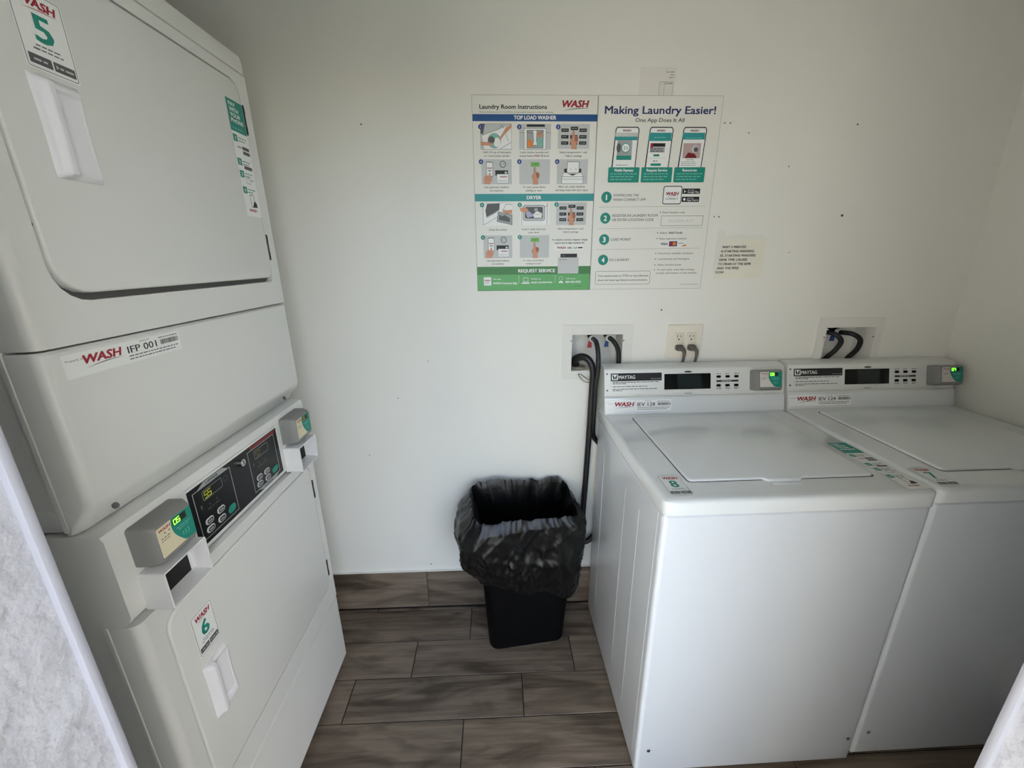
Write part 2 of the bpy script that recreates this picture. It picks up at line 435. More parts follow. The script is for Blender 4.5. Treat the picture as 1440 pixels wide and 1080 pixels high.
# ------------------------------------------------------------------ shared sub-builders
def reader_print(P, W, Hh, digits, led, ground=None):
    """face label of a payment reader, W x Hh with its origin at lower left"""
    P.rr(0, W, 0, Hh, .003, ground or p_cream, 1)
    pts = [(W, 0), (W, Hh), (W * .42, Hh)]
    for k in range(9):
        t = k / 8; pts.append((W * (.42 - .06 * math.sin(math.pi * t * .9) + .16 * t * t), Hh * (1 - .80 * t)))
    pts.append((W * .66, Hh * .04)); pts.append((W * .75, 0))
    P.poly(pts, p_teal, 2)
    P.text('WASH', W * .06, W * .38, Hh * .84, Hh * .09, p_red, 2, .04, .2)
    P.disc(W * .2, Hh * .74, Hh * .025, p_black, 2, 8); P.disc(W * .32, Hh * .74, Hh * .025, p_black, 2, 8)
    P.greek(W * .07, W * .36, Hh * .58, Hh * .05, p_grey); P.greek(W * .07, W * .30, Hh * .50, Hh * .04, p_grey)
    P.rect(W * .44, W * .84, Hh * .72, Hh * .95, p_black, 3)
    P.led(digits, W * .46, Hh * .755, W * .20, Hh * .16, led, 4)
    P.greek(W * .5, W * .92, Hh * .56, Hh * .05, p_ltealm, 3); P.greek(W * .55, W * .85, Hh * .48, Hh * .05, p_ltealm, 3)
    for k in range(3):   # contactless waves
        P.line([(W * (.62 + .08 * k) + .03 * W * math.cos(t), Hh * .28 + Hh * (.07 + .02 * k) * math.sin(t)) for t in (-1.1, -.5, 0, .5, 1.1)], Hh * .025, p_ltealm, 3)

def phone_sticker(P, W, L):
    """tall instruction sticker, W wide, L long, origin at lower left"""
    P.rr(0, W, 0, L, .002, p_white, 1)
    g0 = L * .735
    P.rect(0, W, g0, L, p_teal, 2)
    for i, s in enumerate(('PAY', 'WITH', 'YOUR', 'PHONE')):
        P.text(s, W * .12, W * (.52, .66, .72, .86)[i], L * (.945 - .045 * i), L * .033, p_white, 3, .03)
    P.greek(W * .12, W * .8, L * .758, L * .012, p_ltealm, 3)
    for n, y in ((1, .70), (2, .50), (3, .395), (4, .255)):
        P.rect(W * .04, W * .30, L * (y - .05), L * (y + .01), p_teal, 2); P.text(str(n), W * (.155 if n == 1 else .13), W * (.185 if n == 1 else .21), L * (y - .035), L * .028, p_white, 3, .03)
        P.greek(W * .36, W * .85, L * (y - .015), L * .014, p_teal, 2); P.greek(W * .36, W * .75, L * (y - .04), L * .014, p_grey, 2)
    P.text('WASH', W * .2, W * .45, L * .60, L * .016, p_red, 2, .04, .2)
    P.rect(W * .5, W * .95, L * .595, L * .625, p_grey, 2); P.rect(W * .5, W * .95, L * .555, L * .585, p_grey, 2)
    P.rect(W * .4, W * .92, L * .425, L * .455, p_grey, 2)
    P.frame(W * .38, W * .65, L * .30, L * .345, .0008, p_grey, 2); P.greek(W * .68, W * .95, L * .33, L * .012, p_black, 2)
    P.frame(W * .42, W * .66, L * .09, L * .20, .0014, p_black, 2, .002); P.poly([(W * .5, L * .09), (W * .82, L * .09), (W * .80, L * .13), (W * .66, L * .15), (W * .58, L * .12)], p_black, 2)
    P.logo(W * .22, W * .72, L * .045, L * .026, swoosh=False)

def number_sticker(P, W, L, d):
    P.rr(0, W, 0, L, .004, p_white, 1); P.frame(.0025, W - .0025, .0025, L - .0025, .0009, p_grey, 2, .003)
    P.logo(W * .20, W * .86, L * .80, L * .105, swoosh=True, sw=p_red)
    P.text(d, W * .34, W * .66, L * .385, L * .335, p_teal, 2, .03)
    P.greek(W * .28, W * .76, L * .31, L * .028, p_grey); P.greek(W * .22, W * .82, L * .26, L * .028, p_grey)
    P.rr(W * .08, W * .49, L * .07, L * .19, .0012, p_grey, 2); P.rr(W * .52, W * .94, L * .07, L * .19, .0012, p_grey, 2)
    P.greek(W * .16, W * .44, L * .11, L * .04, p_lgrey, 3); P.poly([(W * .56, L * .10), (W * .61, L * .13), (W * .56, L * .16)], p_lgrey, 3); P.greek(W * .63, W * .9, L * .11, L * .04, p_lgrey, 3)

def property_label(P, W, L, code):
    P.rr(0, W, 0, L, .002, p_white, 1)
    P.text('Property of', W * .02, W * .14, L * .68, L * .09, p_grey, 2, .0)
    P.logo(W * .14, W * .43, L * .48, L * .36)
    P.text(code, W * .48, W * .75, L * .45, L * .33, p_black, 2, .02)
    P.text('Machine ID', W * .60, W * .69, L * .86, L * .08, p_grey, 2, .0)
    P.barcode(W * .79, W * .985, L * .50, L * .74); P.greek(W * .78, W * .98, L * .82, L * .07, p_grey)
    P.greek(W * .48, W * .97, L * .28, L * .08, p_grey); P.greek(W * .48, W * .93, L * .14, L * .08, p_grey)

def reader_body(bm, f, W, Hh, D):
    """grey payment reader, back W x Hh, front face a little smaller and leaning back"""
    q = lambda x0, x1, y0, y1, w: [f(u, v, w) for u, v in rrect(x0, x1, y0, y1, .006, 4)]
    loft(bm, [q(0, W, 0, Hh, 0), q(0, W, 0, Hh, D * .55), q(.003, W - .010, .003, Hh - .002, D * .9), q(.006, W - .014, .006, Hh - .005, D)])

def screw(name, c, axis, r, parent, M=steel):
    bm = bmesh.new(); disc(bm, c, axis, r, .002, 12); c2 = Vector(c) + Vector(axis).normalized() * .002
    disc(bm, c2, axis, r * .55, .0008, 6)
    return fin(name, bm, M, parent, smooth=True)

# ------------------------------------------------------------------ washers
def washer(x, y, rz, W, code, number, digits, label, with_phone_sticker):
    root = empty('washing_machine', (x, y, 0), rz); tag(root, label, 'washer', 'top-loading coin laundry washers')
    HD, LIP, HC = .922, .041, 1.081
    # cabinet
    bm = bmesh.new()
    o = rrect(0, W, 0, .605, (.014, .014, .006, .006), 6)
    sh = lambda d: [(min(max(u, d), W - d), min(max(v, d), .605 - d)) for u, v in o]
    loft(bm, [[(u, v, .014) for u, v in sh(.003)], [(u, v, .020) for u, v in o], [(u, v, HD - LIP - .006) for u, v in o], [(u, v, HD - LIP - .001) for u, v in sh(.006)]])
    cab = fin('cabinet', bm, enamel, root, smooth=True)
    for vv_, z0 in ((.03, .06), (.145, .10), (.262, .12), (.50, .12)):
        bm = bmesh.new(); box(bm, -.0006, .004, vv_ - .0016, vv_ + .0016, z0, .80 if vv_ > .1 else .872, .0008, 1)
        fin('side_rib', bm, enamel, cab, smooth=True)
    for u in (.035, W - .024): screw('screw', (u, .0005, .102), (0, -1, 0), .005, cab)
    for u, v in ((.04, .05), (W - .04, .05), (.04, .55), (W - .04, .55)):
        bm = bmesh.new(); disc(bm, (u, v, 0), (0, 0, 1), .018, .016, 12); fin('foot', bm, rubber, root, smooth=True)
    # top deck
    bm = bmesh.new(); o = rrect(-.003, W + .003, -.005, .607, (.022, .022, .004, .004), 6)
    sc = lambda d: [(min(max(u, -.003 + d), W + .003 - d), min(max(v, -.005 + d), .607 - d)) for u, v in o]
    loft(bm, [[(u, v, HD - LIP + .0) for u, v in sc(.004)], [(u, v, HD - LIP + .003) for u, v in sc(0)], [(u, v, HD - .010) for u, v in sc(0)],
              [(u, v, HD - .004) for u, v in sc(.003)], [(u, v, HD - .001) for u, v in sc(.008)], [(u, v, HD) for u, v in sc(.013)]])
    deck = fin('top_deck', bm, deck_white, root, smooth=True)
    # lid: raised panel with a finger lip
    lx0, lx1, ly0, ly1 = .088, W - .088, .076, .497
    out = rrect(lx0, lx1, ly0, ly1, (.012, .012, .012, .012), 5)
    gap = [(u + (.0025 if u > W / 2 else -.0025), v + (.0025 if v > .28 else -.0025)) for u, v in out]
    bm = bmesh.new(); prism(bm, gap, HD - .002, HD + .0006, lambda u, v, w: (u, v, w)); fin('lid_seam', bm, dark_gap, root)
    cx = .325
    out2 = [p for p in out]
    # finger notch bulging towards the front: insert points on the front edge between corner 0 and corner 1
    out2 = out[:5] + [(cx - .052, ly0), (cx - .040, ly0 - .010), (cx + .040, ly0 - .010), (cx + .052, ly0)] + out[5:]
    bm = bmesh.new(); prism(bm, out2, HD - .001, HD + .0065, lambda u, v, w: (u, v, w), bev=.004)
    lid = fin('lid', bm, deck_white, root, smooth=True)
    bm = bmesh.new(); prism(bm, rrect(cx - .037, cx + .036, ly0 - .024, ly0 - .013, .004), HD - .001, HD + .0015, lambda u, v, w: (u, v, w), bev=.001); fin('finger_pull', bm, deck_white, lid, smooth=True)
    # console
    vc, vt = .533, .573
    prof = [(vc, HD), (vc + .002, HD + .058), (vc + .0145, HD + .060), (vt - .002, HC - .008), (vt + .006, HC), (.622, HC + .004), (.626, HC), (.626, .80), (.607, .80), (.607, HD)]
    # split: lower kick (vertical-ish) and upper fascia on one slope
    zdir = Vector((0, vt - vc, HC - HD)).normalized(); nrm = Vector((0, -zdir.z, zdir.y))
    def cf_(u, v, w): return Vector((u, vc, HD)) + zdir * v + nrm * w
    L = math.hypot(vt - vc, HC - HD)
    prof = [cf_(0, 0, 0), cf_(0, .060, 0), cf_(0, .064, -.006), cf_(0, .070, -.002), cf_(0, L - .006, -.002), cf_(0, L, -.007)]
    pr = [(p.y, p.z) for p in prof] + [(.620, HC + .003), (.626, HC - .003), (.626, .915), (.609, .915), (.609, HD)]
    bm = bmesh.new(); loft(bm, [[(u, a, b) for a, b in pr] for u in (.002, W - .002)])
    con = fin('console', bm, satin, root, smooth=True)
    bm = bmesh.new(); prism(bm, rrect(.003, W - .003, .003, .058, .002), -.001, .0015, cf_, bev=.001); fin('kick_strip', bm, deck_white, con, smooth=True)
    bm = bmesh.new(); prism(bm, rrect(.004, W - .004, .071, L - .007, .002), -.003, -.0005, cf_, bev=.0008); fin('fascia', bm, satin, con, smooth=True)
    s = W / .651
    fp = lambda u0, v0, w0=0: (lambda u, v, w: cf_(u0 + u, v0 + v, w0 + w))
    for v in (.085, .143): screw('fascia_screw', cf_(.011, v, -.0008), nrm, .0032, con)
    # brand plate
    P = Print(fp(.024, .117, -.0004)); P.rect(0, .181, 0, .0275, p_black, 1)
    P.rect(.004, .025, .004, .0235, p_white, 2)
    P.poly([(.006, .021), (.010, .021), (.0145, .010), (.019, .021), (.023, .021), (.020, .006), (.017, .006), (.0145, .012), (.012, .006), (.009, .006)], p_black, 3)
    P.text('MAYTAG', .028, .086, .0075, .0125, p_white, 2, .02); P.text('COMMERCIAL LAUNDRY', .142, .178, .005, .003, p_lgrey, 2, .0)
    P.build('brand_plate', con)
    P = Print(fp(.024, .075, -.0004))
    for i, (y, w0) in enumerate(((.036, .17), (.031, .06), (.021, .13), (.012, .17), (.007, .04))):
        P.greek(.007, w0, y, .0042, p_grey, 1)
    P.text('IMPORTANT SAFETY NOTICE', .008, .088, .036, .0032, p_grey, 1, .01)
    for i, y in enumerate((.033, .021, .012)): P.text(str(i + 1), 0, None, y, .004, p_grey, 1)
    P.build('instruction_print', con)
    bm = bmesh.new(); prism(bm, rrect(.214, .380, .084, .139, .002), -.002, .0008, cf_); dsp = fin('display_window', bm, glass_dark, con)
    P = Print(fp(.214, .084, .0009)); P.poly([(.05, .004), (.135, .004), (.128, .052), (.045, .052)], lens_m, 1); P.build('display_lens', dsp)
    P = Print(fp(.286, .142, -.0003)); P.disc(.013, .0035, .014, p_black, 1, 16, .0032); P.build('status_lamp', con)
    P = Print(fp(.270, .0665, 0)); P.text('CLOSE', .018, .040, .0045, .003, p_grey, 1, 0); P.greek(.015, .042, .001, .003, p_grey, 1); P.build('lid_print', con)
    # six keys, a bar and captions
    for r, v in enumerate((.126, .095)):
        for c in range(3):
            u = .409 + c * .032
            bm = bmesh.new(); prism(bm, rrect(u - .008, u + .008, v - .0045, v + .0045, .0042, 5), -.001, .0018, cf_, bev=.0008); fin('key', bm, black_pl, con, smooth=True)
    P = Print(fp(.40, .085, -.0004)); P.rect(.001, .081, .022, .0285, p_black, 1); P.greek(.02, .06, .0235, .004, p_lgrey, 2)
    for c in range(3):
        P.greek(.001 + c * .032, .02 + c * .032, .0495, .0035, p_grey, 1); P.greek(.001 + c * .032, .02 + c * .032, .0005, .0035, p_grey, 1); P.greek(.003 + c * .032, .018 + c * .032, -.004, .0035, p_grey, 1)
    P.build('key_captions', con)
    # payment reader
    rx = .522; rf = fp(rx, .0755, -.001)
    bm = bmesh.new(); reader_body(bm, rf, .100, .072, .045); rd = fin('payment_reader', bm, grey_pl, root, smooth=True)
    P = Print(fp(rx + .008, .0755 + .013, .0443)); reader_print(P, .076, .052, digits, led_g, p_blush); P.build('reader_label', rd)
    for v in (.012, .06):
        bm = bmesh.new(); disc(bm, cf_(rx + .106, .0755 + v, 0), nrm, .004, .003, 10); fin('reader_bolt', bm, hinge_m, rd, smooth=True)
    P = Print(fp(.006, .010, .0016)); property_label(P, .232, .040, code); P.build('property_label', con)
    # stickers on the deck
    P = Print(lambda u, v, w: (.021 + u, .020 + v, HD + .0002 + w)) if with_phone_sticker else Print(lambda u, v, w: (.014 + u, .008 + v, HD + .0002 + w))
    number_sticker(P, .056, .090, number); P.build('number_sticker', deck)
    if with_phone_sticker:
        P = Print(lambda u, v, w: (W - .060 + u, .013 + v, HD + .0002 + w)); phone_sticker(P, .056, .252); P.build('phone_sticker', deck)
    return root

washer(.3743, -.640, .0109, .651, 'IEV 128', '8', '08', 'white top-load washer nearest the trash can, marked IEV 128 and number 8', True)
washer(1.040, -.6195, .0076, .632, 'IEV 124', '7', '07', 'white top-load washer against the right wall, marked IEV 124', False)

# ------------------------------------------------------------------ stacked dryer
def dryer():
    r, tx, ty = -.0193, .0027, .0118
    ax = Vector((math.sin(r), -math.cos(r), tx)); bx = Vector((math.cos(r), math.sin(r), ty)).normalized()
    yl = (-ax - bx * (-ax).dot(bx)).normalized(); zl = bx.cross(yl)
    mw = Matrix((bx, yl, zl)).transposed().to_4x4(); mw.translation = Vector((-.5958, -.2182, 0))
    root = empty('stacked_dryer', mw=mw); tag(root, 'tall white stacked pair of front-load dryers numbered 5 and 6', 'dryer')
    DW = .660
    fr = lambda u, v, w: Vector((w, -u, v))                       # u = distance from the far edge, v = height, w = out of the front
    rd = lambda a0, z0, w0=0.0: (lambda u, v, w: Vector((w0 + w, -a0 + u, z0 + v)))   # print read from the room: u runs to the far side
    def plan(depth0=-.048, front=0.0, rn=.016, far=.004):
        P = [(depth0, 0), (front - far, 0), (front, far)]
        for k in range(7):
            t = math.radians(90 * k / 6); P.append((front - rn + rn * math.cos(t), DW - rn + rn * math.sin(t)))
        P.append((depth0, DW)); return P
    def panel(name, z0, z1, prof=None, hole=None, gap=(0, 0, 0, 0)):
        """front panel wrapping round the near edge; hole = door outline the panel is open for"""
        bm = bmesh.new()
        if hole is None:
            prof = prof or [(z0, -.004), (z0 + .004, 0), (z1 - .004, 0), (z1, -.004)]
            loft(bm, [[(b, -a, z) for b, a in plan(front=d)] for z, d in prof])
        else:
            P = [(-.048, 0), (-.020, 0), (-.020, DW - .016), (0, DW - .016)] + plan()[4:]
            loft(bm, [[(b, -a, z) for b, a in P] for z in (z0, z1)])
            a0, a1, h0, h1, rr_ = hole; outer = rrect(0, DW - .016, z0, z1, .002, 6)
            inner = rrect(a0 - gap[0], a1 + gap[1], h0 - gap[2], h1 + gap[3], rr_, 6)
            ringprism(bm, outer, inner, -.020, 0, fr)
        return fin(name, bm, enamel_dryer, root, smooth=True)
    # cabinets
    bm = bmesh.new(); box(bm, -.70, -.056, -(DW - .006), -.006, 1.045, 1.925, .004, 1); uc = fin('upper_cabinet', bm, enamel_dryer, root, smooth=True)
    bm = bmesh.new(); box(bm, -.70, -.056, -(DW - .006), -.006, .022, .860, .004, 1); lc = fin('lower_cabinet', bm, enamel_dryer, root, smooth=True)
    for z0, z1, par in ((1.045, 1.93, uc), (.022, .860, lc)):
        bm = bmesh.new(); box(bm, -.058, -.0475, -DW - .001, -.004, z0, z1, .002, 1); fin('front_flange', bm, enamel_dryer, par, smooth=True)
    bm = bmesh.new(); prism(bm, rrect(-.13, -.062, 1.046, 1.082, (.001, .001, .012, .001)), 0, .002, lambda u, v, w: Vector((u, -(DW - .006) - w, v)), bev=.001); br = fin('mounting_plate', bm, enamel_dryer, uc, smooth=True)
    screw('bolt', (-.105, -(DW - .004), 1.063), (0, -1, 0), .006, uc, chrome)
    for b, a in ((-.08, .05), (-.08, .6), (-.62, .05), (-.62, .6)):
        bm = bmesh.new(); disc(bm, (b, -a, .002 if b > -.3 else .009), (0, 0, 1), .022, .022, 12); fin('leveling_foot', bm, rubber, root, smooth=True)
    # top trim
    bm = bmesh.new()
    loft(bm, [[(b, -a, z) for b, a in plan(depth0=-.70 if False else -.056, front=d)] for z, d in ((1.8875, -.003), (1.8895, 0), (1.915, 0), (1.928, -.003), (1.935, -.012))])
    fin('top_trim', bm, enamel_dryer, root, smooth=True)
    # upper front and door
    panel('upper_front_panel', 1.334, 1.8855, hole=(.040, .606, 1.405, 1.860, (.016, .05, .03, .03)), gap=(.003, .005, .011, .003))
    panel('middle_front_panel', 1.040, 1.3305, prof=[(1.042, -.040), (1.046, -.034), (1.060, -.026), (1.082, -.006), (1.096, 0), (1.3265, 0), (1.3305, -.004)])
    panel('lower_front_panel', .2915, .857, hole=(.030, .612, .365, .824, (.03, .03, .035, .02)), gap=(.003, .004, .003, .004))
    panel('toe_panel', .016, .2885)
    # plastic corner shape of the outlines: rrect corners run bl, br, tr, tl in (a, z); far side is small a
    def door(name, a0, a1, z0, z1, rr_):
        bm = bmesh.new(); prism(bm, rrect(a0, a1, z0, z1, rr_, 6), -.0195, .0015, fr, bev=.004); return fin(name, bm, enamel_dryer, root, smooth=True)
    d1 = door('upper_door', .040, .606, 1.405, 1.860, (.016, .05, .03, .03)); d2 = door('lower_door', .030, .612, .365, .824, (.03, .03, .035, .02))
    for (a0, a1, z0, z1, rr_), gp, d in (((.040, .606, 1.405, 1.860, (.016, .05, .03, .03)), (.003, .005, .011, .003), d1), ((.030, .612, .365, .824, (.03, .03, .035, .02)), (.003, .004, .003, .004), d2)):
        bm = bmesh.new(); ringprism(bm, rrect(a0 - gp[0] + .0004, a1 + gp[1] - .0004, z0 - gp[2] + .0004, z1 + gp[3] - .0004, rr_, 6), rrect(a0 + .004, a1 - .004, z0 + .004, z1 - .004, rr_, 6), -.0200, -.0150, fr); fin('gap_shade_ring', bm, gap_shade_m, d)  # ring added in the door gap, its grey standing in for shade
    for z0, z1, d in ((1.750, 1.816, d1), (1.450, 1.516, d1), (.708, .772, d2), (.400, .464, d2)):
        bm = bmesh.new(); a = .033 if d is d1 else .026
        box(bm, -.004, .0018, -a - .0030, -a + .0030, z0, z1, .0008, 1)
        for zz in (z0 + .004, z1 - .02): box(bm, .0015, .0026, -a - .002, -a + .002, zz, zz + .016, .0004, 1)
        fin('hinge', bm, hinge_m, d, smooth=True)
    # door latch plugs on the near edge
    for z, d in ((1.500, d1), (.745, d2), (.600, d2)):
        bm = bmesh.new(); a = .609 if d is d1 else .6145; disc(bm, (-.012, -a, z), (1, 0, 0), .0035, .008, 8); fin('door_bumper', bm, dark_gap, d)
    # pulls: a height field, ridge on the near side, scooped pocket on the far side
    def ss(a, b, x): t = min(1, max(0, (x - a) / (b - a))); return t * t * (3 - 2 * t)
    def pull(a_near, a_far, z1, z0, par, flip):
        bm = bmesh.new(); nu, nv = 34, 40; G = []
        for j in range(nv + 1):
            t = j / nv; row = []
            for i in range(nu + 1):
                s_ = i / nu; tt = 1 - t if flip else t
                ridge = .015 * ss(0, .20, s_) * (1 - ss(.30, .44, s_))
                plate = .0085 * ss(0, .10, s_) * (1 - ss(.95, 1, s_) * .6)
                pocket = ss(.30, .46, s_) * (1 - ss(.93, 1.0, s_)) * ss(.09, .14, tt) * (1 - ss(.86, 1.0, tt))
                hgt = max(ridge, plate) * (1 - pocket) + pocket * (.0006 + .0040 * ss(.45, 1, s_))
                endf = ss(-.02, .06, tt) * (1 - ss(.94, 1.02, tt))
                a = a_near + (a_far - a_near) * s_ + .004 * math.sin(math.pi * tt) * (s_ - .3)
                row.append(bm.verts.new(fr(a, z1 + (z0 - z1) * t, .0018 + hgt * max(endf, .15))))
            G.append(row)
        for j in range(nv):
            for i in range(nu): bm.faces.new((G[j][i], G[j][i + 1], G[j + 1][i + 1], G[j + 1][i]))
        edge = G[0] + [r_[-1] for r_ in G[1:]] + G[-1][-2::-1] + [r_[0] for r_ in G[-2:0:-1]]
        low = [bm.verts.new(Vector((.0005, v.co.y, v.co.z))) for v in edge]
        for i in range(len(edge)):
            j = (i + 1) % len(edge); bm.faces.new((edge[i], edge[j], low[j], low[i]))
        return fin('door_pull', bm, pull_pl, par, smooth=True)
    pull(.557, .488, 1.697, 1.566, d1, False)
    pull(.573, .506, .652, .514, d2, True)
    P = Print(rd(.551, 1.704, .0017)); number_sticker(P, .074, .100, '5'); P.build('number_sticker', d1)
    P = Print(rd(.569, .677, .0017)); number_sticker(P, .060, .098, '6'); P.build('number_sticker', d2)
    P = Print(rd(.104, 1.556, .0017)); phone_sticker(P, .063, .257); P.build('phone_sticker', d1)
    mp = [o for o in root.children if o.name.startswith('middle_front_panel')][0]
    P = Print(rd(.634, 1.286, .0003)); property_label(P, .222, .036, 'IFP 001'); P.build('property_label', mp)
    for a in (.615, .069): screw('screw', (-.014, -a, 1.066), (1, 0, .45), .0055, mp)
    # control console between the dryers
    pr = [(-.70, .8605), (-.016, .8605), (-.004, .872), (-.004, .876), (0, .879), (0, 1.030), (-.005, 1.038), (-.045, 1.041), (-.70, 1.041)]
    bm = bmesh.new(); loft(bm, [[(b, -a, z) for b, z in pr] for a in (0, DW + .003)]); con = fin('console', bm, enamel_dryer, root, smooth=True)
    bm = bmesh.new(); ringprism(bm, rrect(.163, .503, .880, 1.020, .006), rrect(.168, .498, .885, 1.015, .002), -.001, .003, fr); fin('panel_bezel', bm, enamel_dryer, con, smooth=True)
    bm = bmesh.new(); prism(bm, rrect(.168, .498, .885, 1.015, .002), -.001, .0022, fr); kp = fin('control_panel', bm, glass_dark, root)
    P = Print(rd(.498, .885, .0022))                     # u 0..0.33, v 0..0.13
    def half(x0, digits, M, top):
        x1 = x0 + .116; y0, y1 = .010, .118
        if top:
            P.line([(x0, y0 + .016), (x0, y1), (x1, y1), (x1, y0), (x0, y0 + .0)], .0012, p_lgrey, 1)
            P.line([(x0, y0), (x0, y0 + .017)], .0012, p_lgrey, 1)
            P.poly([(x0 + .012, y1), (x1 - .004, y1), (x1 - .022, y1 + .010), (x0 + .034, y1 + .010)], p_mgrey, 1); P.text('UPPER', x0 + .040, x0 + .078, y1 + .0018, .006, p_black, 2, .02)
        else:
            P.line([(x0, y0), (x0, y1), (x1, y1), (x1, y0), (x0, y0)], .0012, p_lgrey, 1)
            P.poly([(x0 + .012, y0), (x0 + .034, y0 - .009), (x1 - .022, y0 - .009), (x1 - .004, y0)], p_mgrey, 1); P.text('LOWER', x0 + .040, x0 + .078, y0 - .0075, .006, p_black, 2, .02)
            P.rect(x0 + .012, x1 + .008, y1 + .001, y1 + .010, p_dred, 1); P.text('WARNING HOT SURFACE', x0 + .02, x1, y1 + .0035, .004, p_red, 2)
        P.frame(x0 + .024, x0 + .084, y1 - .029, y1 - .008, .0009, p_mgrey, 1, .003)
        P.led(digits, x0 + .028, y1 - .026, .022, .014, M, 2)
        P.ring(x0 + .097, y1 - .017, .006, .0009, p_grey, 1); P.poly([(x0 + .012, y1 - .035), (x0 + .018, y1 - .035), (x0 + .014, y1 - .046)], p_grey, 1)
        for k in (0, 1): P.disc(x0 + .038 + .022 * k, y1 - .044, .002, p_grey, 1, 10); P.greek(x0 + .030 + .022 * k, x0 + .048 + .022 * k, y1 - .054, .004, p_grey, 1)
        P.rr(x0 + .082, x0 + .108, y0 + .006, y0 + .022, .008, p_teal, 1)
    half(.014, '55', led_y, True); P.build('upper_dryer_print', kp)
    P = Print(rd(.498, .885, .0022)); half(.198, '50', led_dim, False); P.build('lower_dryer_print', kp)
    for (a, z) in ((.458, .927), (.421, .929), (.460, .909), (.424, .909), (.273, .924), (.240, .923), (.276, .907), (.240, .905)):
        bm = bmesh.new(); prism(bm, rrect(a - .012, a + .012, z - .007, z + .007, .0068, 6), .002, .0036, fr, bev=.001); b = fin('key', bm, p_lgrey, kp, smooth=True)
        P = Print(rd(a + .012, z - .007, .0037)); P.rr(.003, .021, .0025, .0115, .004, p_black, 1); P.greek(.006, .018, .005, .004, p_lgrey, 2); P.build('key_caption', kp)
    for a in (.387, .201):
        bm = bmesh.new(); prism(bm, rrect(a - .011, a + .011, .905, .919, .0068, 6), .002, .0036, fr, bev=.001); fin('start_key', bm, p_teal, kp, smooth=True)
    bm = bmesh.new(); disc(bm, fr(.330, .994, .002), (1, 0, 0), .0085, .008, 20); disc(bm, fr(.330, .994, .010), (1, 0, 0), .0055, .001, 16); lk = fin('key_lock', bm, chrome, kp, smooth=True)
    bm = bmesh.new(); box(bm, .0105, .0114, -.330 - .0008, -.330 + .0008, .990, .998); fin('key_slot', bm, hole_black, kp)
    # readers and coin hoods
    for a1, dg, M in ((.629, '05', led_g), (.144, '06', led_y)):
        bm = bmesh.new(); reader_body(bm, rd(a1, .951, -.001), .099, .076, .045); rb = fin('payment_reader', bm, grey_pl, root, smooth=True)
        P = Print(rd(a1 - .007, .951 + .013, .0443)); reader_print(P, .077, .056, dg, M); P.build('reader_label', rb)
        h0, h1 = .866, .941; A0, A1 = a1 - .099, a1 + .003
        bm = bmesh.new(); ringprism(bm, rrect(A0, A1, h0, h1, .004), rrect(A0 + .003, A1 - .003, h0 + .003, h1 - .003, .002), -.002, .045, fr)
        hd = fin('coin_hood', bm, white_pl, root, smooth=True)
        bm = bmesh.new(); prism(bm, rrect(A0 + .002, A1 - .002, h0 + .002, h1 - .002, .002), -.001, .010, fr); fin('hood_back', bm, white_pl, hd)
        bm = bmesh.new(); prism(bm, rrect(A0 + .012, A1 - .0035, h0 + .008, h1 - .0035, .001), .009, .0118, fr); fin('blank_plate', bm, hole_black, hd)
        bm = bmesh.new(); loft(bm, [[fr(A0 + .003, h0 + .003, w) for w in (.010,)] + [fr(A1 - .003, h0 + .003, .010), fr(A1 - .003, h0 + .003, .043), fr(A0 + .003, h0 + .003, .043)],
                                    [fr(A0 + .003, h0 + .006, .010), fr(A1 - .003, h0 + .006, .010), fr(A1 - .003, h0 + .0035, .043), fr(A0 + .003, h0 + .0035, .043)]])
        fin('hood_ramp', bm, white_pl, hd)
    return root
dryer()

# ------------------------------------------------------------------ posters and papers on the back wall
def wall_f(x, z, off=0.0): return lambda u, v, w: Vector((WX(x) + u * KW, WY - off - w, WZ(z) + v * KW))

def sign_board(x0, x1, z0, z1, label):
    root = empty('instruction_sign', (WX(x0), WY, WZ(z0))); tag(root, label, 'sign', 'laundry room signs on the back wall')
    bm = bmesh.new(); box(bm, 0, WX(x1) - WX(x0), -.0035, 0, 0, (z1 - z0) * KW, .0006, 1); fin('board', bm, board, root)
    P = Print(lambda u, v, w: Vector((u * KW, -.0036 - w, v * KW))); P.frame(.0006, x1 - x0 - .0006, .0006, z1 - z0 - .0006, .0010, p_mgrey, 1); P.build('border_line', root)
    return root, (lambda u, v, w: Vector((u * KW, -.0036 - w, v * KW)))

